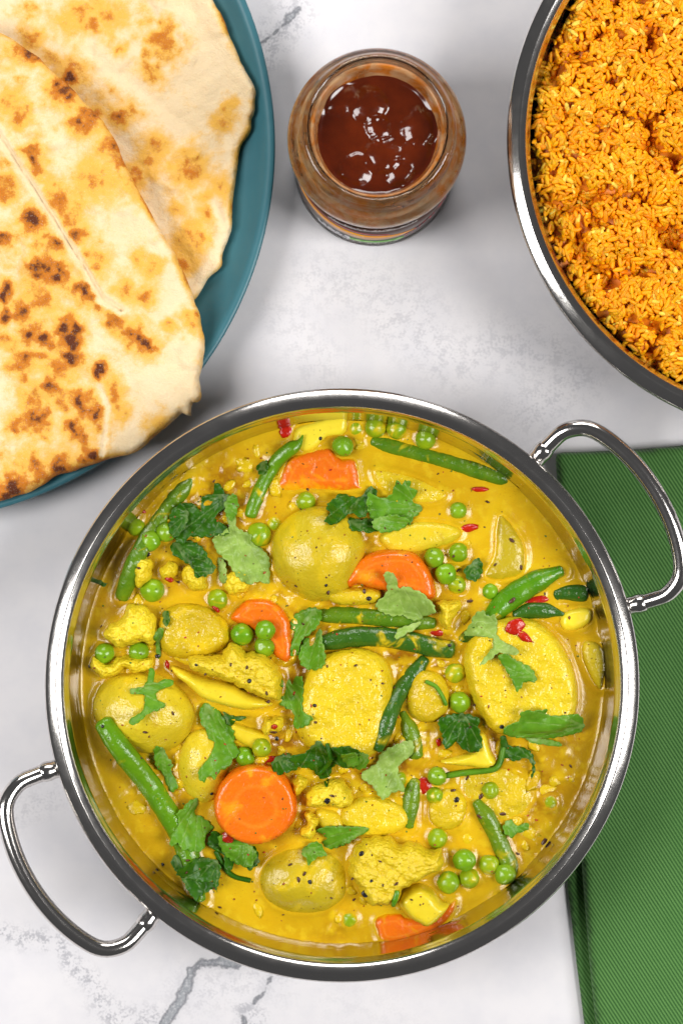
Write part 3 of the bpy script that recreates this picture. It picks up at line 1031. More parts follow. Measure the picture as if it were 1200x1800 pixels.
def potato(px, py, rx, ry, rot, rise, label, seed, bumps=()):
    """whole baby potato, its top `rise` mm above the sauce"""
    V, F = ico(5)
    V = V.copy()
    s = (CAM_H - SZL - rise / 2) / FPX
    a, b2 = rx * s, ry * s
    c2 = min(a, b2) * 0.85
    n = 1 + 0.08 * fbm(V[:, 0] * 1.2, V[:, 1] * 1.2, V[:, 2] * 1.2, seed) + 0.02 * fbm(V[:, 0] * 3.2, V[:, 1] * 3.2, V[:, 2] * 3.2, seed + 7) + 0.007 * fbm(V[:, 0] * 7, V[:, 1] * 7, V[:, 2] * 7, seed + 2)
    for bx, by, br, bh in bumps:
        bv = np.array([bx, by, math.sqrt(max(0, 1 - bx * bx - by * by))])
        d = np.linalg.norm(V - bv, axis=1)
        n += bh * np.exp(-(d / br) ** 2) - 1.3 * bh * np.exp(-(d / (br * .45)) ** 2)
    V *= n[:, None]
    V *= np.array([a, b2, c2])
    r = math.radians(rot)
    x = V[:, 0] * math.cos(r) - V[:, 1] * math.sin(r)
    y = V[:, 0] * math.sin(r) + V[:, 1] * math.cos(r)
    q = W(px, py, SZL + rise * .4)
    V = np.column_stack([x + q[0], y + q[1], V[:, 2] + SZL + rise - c2])
    o = mk('potato', V, F, POTATO, solid=True)
    tag(o, label, 'potato', 'potatoes in the curry')
    for k in range(110):
        t = k / 110 * 2 * np.pi
        kk = math.sqrt(max(0.05, 1 - ((c2 - rise) / c2) ** 2)) if rise < c2 else 1
        ex, ey = a * kk * math.cos(t), b2 * kk * math.sin(t)
        FOOT.append((q[0] + ex * math.cos(r) - ey * math.sin(r), q[1] + ex * math.sin(r) + ey * math.cos(r), 0.8))
    return o


def chunk(name, outline, rise, mat, label, cat, group, edge=2.5, depth=6, bumpy=0.25, seed=0, parent=None, res=1.1, tilt=(0, 0), cells=None, foot=True):
    """cut piece whose outline breaks the sauce, its top `rise` above it"""
    poly = crom(to_mm(outline, SZL + rise), 0.8 if cells else 1.0, True)
    cc = poly.mean(0)
    if cells:
        kk = np.arange(len(poly)) * 0.8
        nn = (poly - cc) / (np.linalg.norm(poly - cc, axis=1)[:, None] + 1e-6)
        poly = poly + nn * (0.9 * np.abs(np.sin(kk / 2.1 + 2 * fbm(kk / 7, kk * 0, seed=seed))) - 0.5)[:, None]

    def zf(x, y, d):
        h = bumpy * (fbm(x / 5, y / 5, seed=seed) + 0.4 * fbm(x / 1.8, y / 1.8, seed=seed + 1)) + (x - cc[0]) * tilt[0] + (y - cc[1]) * tilt[1]
        if cells:
            amp, size = cells
            lo, hi = poly.min(0), poly.max(0)
            rs = np.random.default_rng(seed)
            for sz, am in ((size, amp * 1.5), (size * 0.5, amp * 0.7), (size * 0.25, amp * 0.38)):
                m = int((hi[0] - lo[0]) * (hi[1] - lo[1]) / (sz * sz) * 1.3) + 3
                cx, cy = rs.uniform(lo[0], hi[0], m), rs.uniform(lo[1], hi[1], m)
                dm = np.full(len(x), 99.0)
                for k in range(m):
                    dm = np.minimum(dm, np.hypot(x - cx[k], y - cy[k]))
                h = h + am * np.sqrt(np.clip(1 - (dm / (sz * 0.8)) ** 2, 0, 1))
        return h

    V, F, d, n = pillow(poly, res, SZL - 0.8, rise * 1.2 + 1.8, depth, edge, zf, bedge=max(edge, 3))
    if cells:
        k = 0.35
        V[:, 0] += k * fbm(V[:, 0] / 1.6, V[:, 1] / 1.6, V[:, 2] / 1.6, seed + 5)
        V[:, 1] += k * fbm(V[:, 0] / 1.6, V[:, 1] / 1.6, V[:, 2] / 1.6, seed + 6)
    at = None
    if mat is CARROT:
        at = {'ring': np.clip(1 - d / max(d.max(), 1e-3) * 1.0, 0, 1)}
    o = mk(name, V, F, mat, parent, solid=True, attrs=at)
    if parent is None:
        tag(o, label, cat, group)
    elif label:
        o['label'] = label
    if foot:
        foot_poly(poly)
    return o


O1, O2, O3, O4, O5, O6, O7, O8, O9 = (80, 680), (430, 680), (740, 700), (80, 1000), (400, 960), (740, 1000), (80, 1340), (400, 1340), (740, 1340)
Z2 = 1200 / 350

GP = 'potatoes in the curry'
potato(558, 972, 82, 86, 10, 16, 'speckled whole baby potato just above the centre of the curry', 1, ((0.22, 0.1, .13, .05), (-0.2, -.25, .1, .02)))
potato(252, 1254, 92, 72, -12, 13.5, 'whole baby potato at left with a thin coriander sprig on it', 2, ((.05, -.6, .12, .05),))
potato(534, 1550, 84, 64, 0, 8, 'dull half-sunk baby potato near the bottom rim of the curry pan', 3)
potato(357, 1345, 44, 66, 0, 8, 'small potato half hidden behind the bright round carrot slice', 4)
chunk('potato', [(880, 1086), (940, 1090), (985, 1128), (1014, 1190), (1016, 1250), (992, 1288), (930, 1296), (872, 1292), (840, 1252), (820, 1200), (815, 1150), (838, 1104)], 8, POTCUT, 'large cut potato half with pale flat face at right', 'potato', GP, 4.5, 8, .8, 5, tilt=(.04, .02))
chunk('potato', [(530, 1200), (552, 1162), (595, 1143), (640, 1140), (676, 1158), (692, 1196), (690, 1245), (682, 1290), (660, 1328), (628, 1346), (590, 1342), (550, 1326), (522, 1296), (515, 1250)], 8, POTCUT, 'cut potato half coated in sauce at the centre of the curry', 'potato', GP, 7, 8, .8, 6)
chunk('potato', T(O3, 3, [(330, 930), (380, 830), (390, 700), (410, 610), (450, 630), (520, 720), (550, 800), (540, 920), (450, 960), (370, 960)]), 1.2, POTATO, 'potato wedge low in the sauce at upper right', 'potato', GP, 5, 7, .25, 7)
chunk('potato', [(665, 945), (690, 925), (740, 915), (790, 920), (812, 935), (795, 955), (740, 972), (690, 974)], 2.0, POTATO, 'flat potato wedge between the lobed coriander leaf and upper carrot arc', 'potato', GP, 4, 7, .25, 8)
chunk('potato', [(655, 825), (700, 828), (750, 845), (785, 868), (770, 885), (720, 886), (670, 862)], 0.1, POTCUT, 'sunken potato piece below the long bean near the top rim', 'potato', GP, 4, 7, .2, 9)
chunk('potato', [(285, 1075), (320, 1060), (365, 1068), (402, 1100), (396, 1140), (340, 1162), (290, 1152), (274, 1110)], 5, POTCUT, 'glossy sauce-covered potato chunk above the big cauliflower floret', 'potato', GP, 5, 7, .9, 10)
chunk('potato', [(812, 1360), (850, 1345), (900, 1350), (940, 1380), (930, 1420), (890, 1445), (840, 1430), (812, 1400)], 0.2, POTCUT, 'potato piece drowned in sauce at lower right', 'potato', GP, 5, 7, .9, 11)
chunk('potato', T(O2, Z2, [(310, 240), (420, 200), (560, 165), (620, 175), (625, 240), (600, 290), (500, 310), (440, 370), (370, 400), (310, 390), (250, 390), (280, 320)]), 1.6, STEMM, 'pale yellow potato strip against the top rim above the carrot', 'potato', GP, 3, 7, .2, 12)
chunk('potato', [(1022, 1130), (1040, 1124), (1062, 1140), (1066, 1180), (1056, 1215), (1038, 1195), (1022, 1160)], 2.0, POTATO, 'thin potato wedge against the right wall of the pan', 'potato', GP, 4, 6, .2, 13)
chunk('potato', T(O6, 3, [(80, 1020), (150, 1000), (270, 960), (290, 870), (340, 870), (370, 960), (400, 1030), (340, 1060), (250, 1050), (150, 1040)]), 5.5, STEMM, 'bright yellow angular potato piece under the dark coriander at right', 'potato', GP, 2.2, 7, .2, 14)
chunk('potato', [(735, 1178), (780, 1190), (792, 1240), (762, 1272), (722, 1262), (714, 1220)], 4, POTCUT, 'sauce-covered potato piece between the centre beans and peas', 'potato', GP, 5, 7, 1.0, 15)
chunk('potato', [(600, 1420), (640, 1398), (700, 1410), (722, 1440), (700, 1466), (640, 1472), (600, 1452)], 2.5, POTCUT, 'smooth potato piece under sauce above the lower cauliflower floret', 'potato', GP, 5, 7, .3, 16)
chunk('potato', [(760, 1392), (800, 1385), (822, 1410), (812, 1450), (780, 1462), (752, 1440)], 1.6, POTCUT, 'small potato piece under sauce beside the red chilli skin', 'potato', GP, 4, 7, .7, 17)
chunk('potato', [(430, 1275), (470, 1290), (478, 1320), (440, 1318), (400, 1290), (405, 1268)], 3, STEMM, 'small yellow potato piece below the big cauliflower floret', 'potato', GP, 3, 7, .2, 18)
chunk('potato', [(340, 1175), (372, 1168), (380, 1145), (350, 1140), (300, 1155)], 2.0, POTCUT, 'thin potato sliver above the cauliflower stalk', 'potato', GP, 3, 7, .5, 19)
chunk('potato', [(560, 1420), (600, 1430), (604, 1470), (570, 1462), (552, 1440)], 2.0, POTCUT, 'little potato piece right of the round carrot slice', 'potato', GP, 3, 7, .5, 20)
chunk('potato', [(580, 1035), (640, 1030), (672, 1040), (660, 1062), (600, 1066), (572, 1052)], 4.5, POTCUT, 'narrow potato slice just above the centre beans', 'potato', GP, 3.5, 7, .4, 21)
chunk('potato', [(985, 1080), (1010, 1068), (1040, 1070), (1038, 1095), (1010, 1110), (985, 1105)], 2.5, STEMM, 'small yellow potato bit below the short bean at right', 'potato', GP, 3, 6, .3, 22)

GC = 'cauliflower florets in the curry'


def floret(head, stalk, rise, label, seed, size=3.2, srise=None, amp=1.1):
    if stalk is None:
        return chunk('cauliflower_floret', head, rise, CAULI, label, 'cauliflower', GC, 4, 7, .3, seed, cells=(amp, size), res=0.5)
    cen = to_mm(head, SZL).mean(0)
    t = empty('cauliflower_floret', (cen[0], cen[1], SZL - 7))
    tag(t, label, 'cauliflower', GC)
    chunk('curd', head, rise, CAULI, None, None, None, 4, 7, .3, seed, t, cells=(amp, size), res=0.5)
    chunk('stalk', stalk, srise or rise - 1.5, STEMM, None, None, None, 3.5, 7, .25, seed + 1, t)
    return t


floret(T(O4, 3, [(740, 480), (790, 450), (850, 460), (920, 450), (960, 400), (1010, 400), (1050, 440), (1100, 440), (1180, 470), (1230, 540), (1250, 620), (1230, 700), (1150, 690), (1050, 650), (950, 600), (850, 570), (770, 540)]),
       T(O4, 3, [(650, 510), (740, 540), (850, 575), (980, 605), (1060, 650), (1160, 690), (1200, 720), (1100, 752), (1020, 750), (900, 720), (820, 690), (740, 620), (680, 570)]), 10, 'big cauliflower floret with a thick stalk left of the centre', 101, 4.0, 7)
floret(T(O8, 3, [(640, 520), (690, 440), (760, 400), (850, 400), (900, 440), (980, 430), (1060, 470), (1120, 460), (1140, 500), (1130, 570), (1070, 600), (1000, 640), (930, 680), (900, 740), (800, 770), (740, 750), (680, 660), (640, 600)]),
       T(O8, 3, [(895, 740), (925, 690), (1010, 650), (1080, 680), (1130, 740), (1180, 760), (1130, 830), (1060, 880), (1000, 860), (940, 820)]), 8, 'peppery cauliflower floret near the bottom rim above the carrot', 111, 4.2, 7.5)
floret(T(O4, 3, [(300, 340), (340, 290), (400, 260), (420, 200), (470, 185), (520, 200), (570, 250), (592, 300), (590, 370), (560, 410), (500, 390), (430, 412), (380, 420), (330, 390)]), None, 7, 'bright yellow cauliflower floret near the left rim', 121, 3.2)
floret(T(O8, 3, [(410, 200), (430, 150), (500, 110), (560, 90), (610, 100), (650, 150), (660, 210), (610, 250), (540, 240), (450, 250), (420, 240)]), None, 6, 'cauliflower piece right of the round carrot slice', 131)
floret(T(O8, 3, [(340, 100), (380, 70), (420, 90), (410, 150), (360, 180), (335, 150)]), None, 5, 'tiny cauliflower crumb touching the top right of the round carrot', 133, 2.4)
floret(T(O8, 3, [(400, 280), (440, 260), (480, 300), (470, 360), (440, 410), (390, 400), (385, 350), (420, 330)]), None, 4.5, 'small knobbly cauliflower crumb below right of the round carrot', 135, 2.4)
floret(T(O6, 3, [(80, 180), (130, 165), (200, 170), (215, 210), (180, 250), (150, 320), (110, 310), (95, 250)]), None, 6, 'little cauliflower crumb below the cluster of four peas', 141, 2.6)
floret(T(O4, 3, [(230, 500), (260, 460), (330, 500), (400, 455), (480, 465), (560, 470), (565, 530), (470, 555), (420, 530), (360, 570), (300, 580), (250, 540)]), None, 4.0, 'flat cauliflower piece under the two left peas', 151, 3)
floret(T(O5, 3, [(180, 940), (220, 900), (290, 910), (300, 950), (260, 990), (200, 1000), (175, 970)]), None, 6, 'cauliflower crumb below the tip of the big floret', 161, 2.4)
floret(T(O1, 3, [(460, 920), (500, 890), (540, 900), (565, 950), (550, 1010), (520, 1050), (480, 1060), (455, 1010)]), None, 7, 'oval cauliflower crumb beside the upper left bean', 171, 2.0, amp=.5)
floret(T(O1, 3, [(600, 960), (640, 925), (690, 930), (690, 990), (650, 1030), (615, 1010)]), None, 6, 'small cauliflower crumb with a red chilli speck at upper left', 181, 2.2)
floret(T(O1, 3, [(720, 950), (780, 940), (830, 980), (850, 1050), (800, 1085), (740, 1050), (715, 1000)]), None, 5, 'cauliflower crumb below the dark coriander at upper left', 191, 2.6)
floret([(395, 1010), (425, 1005), (440, 1025), (425, 1045), (398, 1042)], None, 4, 'cauliflower crumb under the pale folded coriander leaf', 195, 2.4)

GK = 'carrot pieces in the curry'
# the bright round slice in front
q = W(448, 1416, SZL + 8)
th = np.linspace(0, 2 * np.pi, 40, endpoint=False)
ring = [(448 + 75 * math.cos(t) * (1 + .02 * math.sin(3 * t)), 1416 + 72 * math.sin(t)) for t in th]
chunk('carrot_slice', ring, 9.0, CARROT, 'bright round carrot slice lying flat on top at lower left', 'carrot', GK, 2.2, 4, .25, 201, tilt=(-.02, .03))
chunk('carrot_slice', T(O2, Z2, [(190, 590), (220, 510), (270, 420), (380, 390), (450, 370), (520, 365), (570, 420), (660, 430), (690, 520), (700, 590), (740, 612), (600, 632), (400, 628), (260, 636), (200, 620)]), 0.8, CARROT, 'half-sunk carrot slice near the top rim beside the curled bean', 'carrot', GK, 3.5, 6, .4, 203, tilt=(0, .08))
chunk('carrot_slice', T(O5, 3, [(610, 190), (650, 110), (700, 60), (780, 25), (850, 15), (950, 20), (1010, 50), (1060, 110), (1090, 180), (1100, 270), (1040, 290), (960, 270), (860, 250), (760, 230), (680, 210), (640, 225)]), 6.5, CARROT, 'arched carrot slice right of the speckled whole potato', 'carrot', GK, 3, 7, .35, 205, tilt=(0, .08))
chunk('carrot_slice', T(O5, 3, [(10, 375), (60, 310), (110, 280), (200, 275), (260, 300), (300, 340), (335, 400), (340, 470), (345, 560), (320, 620), (260, 600), (200, 520), (120, 440), (40, 410)]), 3.0, CARROT, 'carrot slice behind the cluster of three peas', 'carrot', GK, 3, 7, .35, 207, tilt=(0, .08))
chunk('carrot_slice', T(O8, 3, [(770, 835), (810, 800), (900, 790), (950, 815), (1060, 800), (1140, 760), (1200, 715), (1206, 760), (1170, 830), (1090, 895), (980, 940), (880, 962), (805, 945), (780, 890)]), 1.0, CARROT, 'carrot slice sunk against the bottom rim', 'carrot', GK, 3, 6, .3, 209)


# ------------------------------------------------------------------ what lies on top: heights come from what is underneath
class Ground:
    def __init__(s):
        s.t = BVHTree.FromPolygons([tuple(p) for p in np.concatenate(SOLID_V).tolist()], SOLID_F)

    def z(s, x, y):
        h = s.t.ray_cast(Vector((x, y, 120)), Vector((0, 0, -1)))
        return max(SZL, h[0].z) if h[0] is not None else SZL


G = Ground()
GB = 'green beans in the curry'


def bean(pts, width, mat, label, seed, lift=0.0, taper=(0.6, 0.6), squash=0.85, flat=False):
    """pts in photo px; follows what it lies on. lift = how much of it stands out (1 = all of it)"""
    s0 = (CAM_H - 46) / FPX
    r = width * s0 / 2
    P = crom([W(x, y, SZL + 4)[:2] for x, y in pts], 1.5)
    zz = np.array([G.z(x, y) for x, y in P])
    if flat:
        zz[:] = SZL
    k = max(3, int(len(zz) * .25)) | 1
    pad = np.concatenate([np.full(k // 2, zz[0]), zz, np.full(k // 2, zz[-1])])
    mx = np.array([pad[i:i + k].max() for i in range(len(zz))])
    pad = np.concatenate([np.full(k // 2, mx[0]), mx, np.full(k // 2, mx[-1])])
    zs = np.array([pad[i:i + k].mean() for i in range(len(zz))])
    z = zs + r * squash * (2 * lift - 1)
    n = len(P)
    t = np.linspace(0, 1, n)
    rad = r * (1 + 0.07 * fbm(t * n / 5, t * 0, seed=seed))
    ln = np.arange(n) * 1.5
    e0 = taper[0] + (1 - taper[0]) * sstep(0, max(4, r * 2.2), ln)
    e1 = taper[1] + (1 - taper[1]) * sstep(0, max(4, r * 2.2), ln[::-1])
    V, F = sweep(np.column_stack([P, z]), rad * e0 * e1, 14, squash, seed, 0.06, 0.55)
    o = mk('green_bean', V, F, mat, solid=True)
    tag(o, label, 'green bean', GB)
    for p in P:
        FOOT.append((p[0], p[1], r * .9))
    return o


bean([(186, 1268), (215, 1312), (250, 1362), (285, 1415), (318, 1470), (338, 1530), (352, 1582)], 40, BEAN, 'long bright green bean lying at lower left under the coriander', 301, .8, (.85, .5))
bean([(335, 843), (300, 885), (268, 930), (244, 975), (228, 1015), (214, 1048)], 31, BEANC, 'bubbly coated bean beside the peas at upper left', 302, .5, (.5, .85))
bean([(440, 905), (452, 872), (468, 838), (488, 808), (510, 790), (526, 778), (532, 765)], 25, BEAN, 'bean end with a curled pointed tip near the top rim', 303, .75, (.9, .12))
bean([(655, 775), (710, 790), (770, 806), (830, 824), (905, 848)], 28, BEANC, 'long dark bean half sunk along the upper right rim', 304, .45, (.7, .2))
bean([(858, 1092), (885, 1062), (920, 1036), (955, 1017), (986, 1004)], 42, BEAN, 'thick bright bean at right with a cumin seed on it', 305, .62, (.75, .5))
bean([(978, 1046), (1002, 1042), (1028, 1044)], 33, BEAND, 'short cut bean end touching the right wall of the pan', 306, .55, (.6, .9))
bean([(906, 1082), (930, 1074), (960, 1074), (990, 1080)], 30, BEAND, 'short dark pointed bean just above the large cut potato', 307, .6, (.6, .25))
bean([(556, 1082), (610, 1082), (660, 1086), (715, 1092), (762, 1096)], 30, BEANC, 'upper one of the two parallel beans across the centre', 308, .6, (.7, .7))
bean([(562, 1132), (610, 1122), (660, 1120), (710, 1126), (760, 1138), (792, 1142)], 36, BEAND, 'lower and darker of the two parallel beans across the centre', 309, .75, (.7, .9))
bean([(746, 1160), (722, 1192), (700, 1222), (684, 1255), (672, 1290), (664, 1315)], 30, BEAND, 'curved dark bean running down the right side of the centre potato', 310, .62, (.7, .6))
bean([(708, 1255), (722, 1290), (732, 1330)], 34, BEANC, 'coated bean piece under the pale leaf below the centre', 311, .55, (.5, .8))
bean([(728, 1375), (722, 1410), (720, 1455)], 32, BEANC, 'coated bean piece pointing down beside the red chilli skin', 312, .5, (.8, .6))
bean([(838, 1412), (858, 1442), (876, 1478), (894, 1520), (904, 1556)], 33, BEANC, 'bean sloping down to the rim at lower right', 313, .55, (.55, .3))
bean([(806, 1130), (826, 1116), (846, 1102)], 24, BEAND, 'small dark bean stub below the thick bright bean', 314, .6, (.6, .6))
bean([(690, 1585), (697, 1560)], 11, BEAN, 'tiny green bean scrap on the lower cauliflower floret', 315, .8, (.8, .8))

# peas: px, py, diameter px, how far it stands out (1 = lies on top), coated, label
PEAS = [
    (660, 751, 37, .62, 1, 'left pea of the pair touching the top rim'), (697, 754, 36, .62, 1, 'right pea of the pair touching the top rim'),
    (748, 772, 37, .6, 1, 'lone pea right of the pair under the top rim'), (602, 785, 37, .8, 0, 'pea sitting on the upper edge of the top carrot slice'),
    (626, 752, 30, .35, 1, 'mostly sunken pea left of the pair under the top rim'),
    (538, 881, 36, .6, 1, 'pea right below the top carrot slice'), (237, 926, 36, .5, 1, 'pale coated pea left of the upper left bean'),
    (264, 951, 38, .85, 0, 'lower left pea of the two resting on the upper left bean'), (291, 936, 34, .8, 0, 'upper right pea of the two resting on the upper left bean'),
    (267, 1038, 42, .65, 0, 'large pea below the oval cauliflower crumb'), (382, 1054, 37, .55, 1, 'pea ringed by sauce left of the speckled potato'),
    (806, 897, 30, .6, 0, 'small pea just above a red chilli strip at upper right'), (763, 981, 36, .75, 0, 'leftmost pea of the cluster beside the arched carrot'),
    (806, 971, 34, .65, 1, 'top right pea of the cluster beside the arched carrot'), (783, 1009, 38, .8, 0, 'middle pea of the cluster beside the arched carrot'), (803, 1028, 33, .6, 1, 'lowest pea of the cluster beside the arched carrot'),
    (862, 1040, 30, .5, 0, 'dark pea at the lower end of the thick bright bean'), (425, 1115, 40, .8, 0, 'left pea of the trio on the left carrot slice'),
    (467, 1107, 36, .8, 0, 'upper right pea of the trio on the left carrot slice'), (465, 1137, 36, .85, 0, 'lower right pea of the trio on the left carrot slice'),
    (183, 1149, 36, .75, 0, 'dark pea nearest the left rim'), (243, 1146, 36, .7, 0, 'pea below the bright yellow cauliflower floret'),
    (800, 1184, 36, .6, 1, 'pea below the right end of the lower centre bean'), (808, 1235, 38, .75, 0, 'pea just left of the large cut potato half'),
    (460, 1314, 34, .6, 1, 'pea above the round carrot slice'), (430, 1331, 36, .65, 0, 'pea touching the coriander above the round carrot'),
    (768, 1366, 34, .7, 0, 'pea at the left end of the thin green stem'), (862, 1391, 32, .55, 1, 'pea above the sloping lower right bean'),
    (769, 1475, 36, .6, 1, 'pea ringed by sauce at lower right'), (816, 1513, 40, .78, 0, 'top pea of the lower right trio'),
    (860, 1522, 36, .6, 1, 'pale pea left of the end of the lower right bean'), (888, 1538, 38, .8, 0, 'yellowish pea at the end of the lower right bean'),
    (788, 1553, 40, .65, 1, 'coated pea at the left of the lower right trio'), (825, 1546, 36, .65, 1, 'right pea of the lower right trio'),
    (614, 1620, 32, .35, 1, 'nearly sunken pea alone near the bottom rim'), (455, 940, 44, .55, 1, 'coated pea beside the pale folded leaf left of the speckled potato'),
    (968, 1412, 32, .25, 1, 'drowned pea seen dimly at right of the drowned potato'), (482, 920, 30, .4, 1, 'dim pea sunk above left of the speckled potato'),
    (765, 1400, 30, .35, 1, 'dim pea below the red chilli skin'), (700, 1372, 30, .5, 1, 'pea under the pale leaf below the centre')]
pv, pf = ico(4)
for i, (px, py, dpx, st, coated, lbl) in enumerate(PEAS):
    q = W(px, py, SZL + 4)
    r = dpx * (CAM_H - 47) / FPX / 2
    zg = G.z(q[0], q[1])
    base = zg if zg > SZL + 1.5 else SZL
    zc = base + r * (2 * st - 1)
    n = 1 + 0.10 * fbm(pv[:, 0] * 1.5, pv[:, 1] * 1.5, pv[:, 2] * 1.5, 500 + i) + 0.022 * fbm(pv[:, 0] * 5, pv[:, 1] * 6, pv[:, 2] * 6, 540 + i)
    # a shallow dimple, each pea turned its own way
    dv = RNG.normal(size=3); dv[2] = abs(dv[2]); dv /= np.linalg.norm(dv)
    n -= 0.10 * np.exp(-((np.linalg.norm(pv - dv, axis=1)) / 0.35) ** 2)
    V = pv * n[:, None] * r * np.array([1, 1, 0.95]) + np.array([q[0], q[1], zc])
    o = mk('pea', V, pf, PEAC if coated else PEA, solid=True, origin=(q[0], q[1], zc - r))
    tag(o, lbl, 'pea', 'green peas in the curry')
    FOOT.append((q[0], q[1], r * (1 if st < .8 else .7)))

G = Ground()
GL = 'coriander leaves on the curry'
LEAF_N = [0]


def leaf(outline, tone, label, lift=1.0, curl=2.0, fold=None, seed=0, toothed=0.6):
    """one chopped coriander leaf, draped on what is under it, its rim curling up"""
    LEAF_N[0] += 1
    seed = 600 + LEAF_N[0] * 7
    poly = crom(to_mm(outline, SZL + 8), 0.55, True)
    c0 = poly.mean(0)
    k = np.arange(len(poly))
    out = (poly - c0) / (np.linalg.norm(poly - c0, axis=1)[:, None] + 1e-6)
    saw = np.abs(np.sin(np.pi * (k * 0.55 / 3.0 + 0.5 * fbm(k / 9, k * 0, seed=seed))))
    poly = poly + out * (toothed * (1.25 * (saw - 0.62) + 0.4 * fbm(k / 3.1, k * 0, seed=seed)))[:, None]
    v, f, d = sheet(poly, 0.85)
    zg = np.array([G.z(x, y) for x, y in v])
    rel = v - c0
    rad = np.hypot(rel[:, 0], rel[:, 1])
    R = rad.max()
    A = np.column_stack([rel, np.ones(len(v))])
    co, *_ = np.linalg.lstsq(A, zg, rcond=None)
    plane = A @ co
    rs = np.random.default_rng(seed)
    ang = rs.uniform(0, np.pi) if fold is None else math.radians(fold)
    u = rel @ np.array([math.cos(ang), math.sin(ang)])
    w = rel @ np.array([-math.sin(ang), math.cos(ang)])
    z = plane + 0.6 + 0.55 * curl * np.abs(w + 0.25 * R * math.sin(seed)) / R + (0.1 + 0.08 * curl) * fbm(v[:, 0] / 1.9, v[:, 1] / 1.7, seed=seed + 3) + curl * ((w / R) ** 2 * 1.6 + 0.35 * (u / R) ** 2) + 0.75 * curl * fbm(v[:, 0] / 4.5, v[:, 1] / 4.5, seed=seed)
    z = z + 0.25 * curl * np.sin(u / R * 7 + rs.uniform(0, 6)) * np.clip(np.abs(w) / R, 0, 1)
    z = np.maximum(z, zg + 0.25) + 0.25 * lift
    # ribs from the leaf base to the lobes
    base = poly[np.argmax((poly - c0) @ np.array([math.cos(ang), math.sin(ang)]))]
    tips = [poly[int(t * len(poly)) % len(poly)] for t in np.linspace(0.08, 0.92, 9)]
    vd = np.full(len(v), 9.0)
    for tip in tips:
        vd = np.minimum(vd, seg_dist(v, np.array([base, (base + tip) / 2 + rs.normal(0, .3, 2), tip]), False))
    n = len(v)
    on = d < 1e-4
    th = 0.14
    V = np.concatenate([np.column_stack([v, z + th / 2]), np.column_stack([v, z - th / 2])])
    F = list(f) + [(a + n, c2 + n, b2 + n) for a, b2, c2 in f]
    cnt = {}
    for t in f:
        for a, b2 in ((t[0], t[1]), (t[1], t[2]), (t[2], t[0])):
            cnt[(a, b2)] = 1
    for (a, b2) in cnt:
        if (b2, a) not in cnt:
            F.append((b2, a, a + n, b2 + n))
    o = mk('coriander_leaf', V, F, {'d': LEAFD, 'm': LEAFM, 'p': LEAFP}[tone], attrs={'vein': np.concatenate([vd, vd])}, solid=True)
    tag(o, label, 'coriander leaf', GL)
    return o


leaf(T(O1, 3, [(660, 830), (720, 810), (780, 820), (830, 860), (870, 930), (880, 970), (840, 975), (820, 1000), (790, 1000), (780, 960), (740, 930), (690, 900), (665, 880)]), 'd', 'small dark coriander leaf under the big dark one at upper left')
leaf(T(O1, 3, [(890, 505), (925, 520), (935, 555), (965, 570), (970, 610), (930, 650), (890, 690), (960, 745), (955, 780), (880, 790), (820, 795), (760, 790), (720, 830), (680, 815), (690, 770), (710, 740), (690, 700), (690, 640), (730, 610), (780, 620), (810, 650), (820, 580), (850, 570), (880, 560)]), 'd', 'big dark lobed coriander leaf at upper left', 1, 3, 20)
leaf(T(O1, 3, [(905, 900), (935, 915), (950, 960), (950, 1030), (915, 1030), (905, 960)]), 'p', 'narrow pale coriander strip hanging below the pale folded leaf', 1, 1)
G = Ground()
leaf(T(O1, 3, [(875, 800), (910, 780), (960, 740), (950, 690), (960, 650), (1000, 690), (1005, 740), (1080, 780), (1085, 820), (1130, 850), (1175, 900), (1180, 980), (1175, 1040), (1120, 1030), (1060, 1040), (1000, 990), (950, 920), (900, 870)]), 'p', 'large pale folded coriander leaf beside the big dark one', 1, 3, 130)
leaf(T(O2, Z2, [(630, 790), (700, 800), (760, 790), (820, 810), (830, 850), (770, 880), (700, 870), (640, 860)]), 'd', 'small dark coriander piece on the top edge of the speckled potato')
leaf(T(O2, Z2, [(490, 720), (540, 670), (590, 640), (640, 660), (700, 660), (740, 610), (770, 600), (800, 640), (760, 700), (740, 760), (700, 790), (640, 760), (590, 800), (530, 830), (480, 810), (510, 760)]), 'd', 'dark crumpled coriander leaf between the top carrot and speckled potato', 1, 4)
G = Ground()
leaf(T(O2, Z2, [(740, 640), (780, 650), (830, 670), (880, 650), (900, 600), (920, 560), (945, 590), (970, 560), (1000, 575), (1000, 610), (1040, 620), (1030, 660), (1010, 690), (1070, 720), (1060, 760), (1020, 790), (1000, 830), (950, 810), (910, 840), (880, 820), (820, 830), (770, 800), (740, 740)]), 'm', 'bright fan-shaped coriander leaf right of the speckled potato', 1, 2.5, 0)
leaf(T(O5, 3, [(880, 490), (900, 440), (950, 420), (1020, 400), (990, 440), (950, 460), (910, 485)]), 'p', 'slim coriander sliver crossing the right end of the centre beans', 1, 1.5)
leaf(T(O5, 3, [(820, 145), (860, 135), (890, 170), (900, 220), (940, 210), (990, 230), (1030, 250), (1085, 310), (1090, 350), (1040, 370), (1000, 395), (960, 390), (930, 370), (870, 370), (810, 350), (780, 320), (790, 290), (830, 260), (840, 210)]), 'p', 'pale notched coriander leaf on the arched carrot slice', 1, 3, 60)
leaf(T(O5, 3, [(330, 420), (350, 370), (400, 340), (450, 325), (490, 340), (495, 380), (470, 430), (430, 470), (400, 490), (380, 530), (370, 580), (330, 580), (335, 510), (350, 470)]), 'm', 'curled coriander leaf on the left ends of the centre beans', 1, 3.5, 80)
G = Ground()
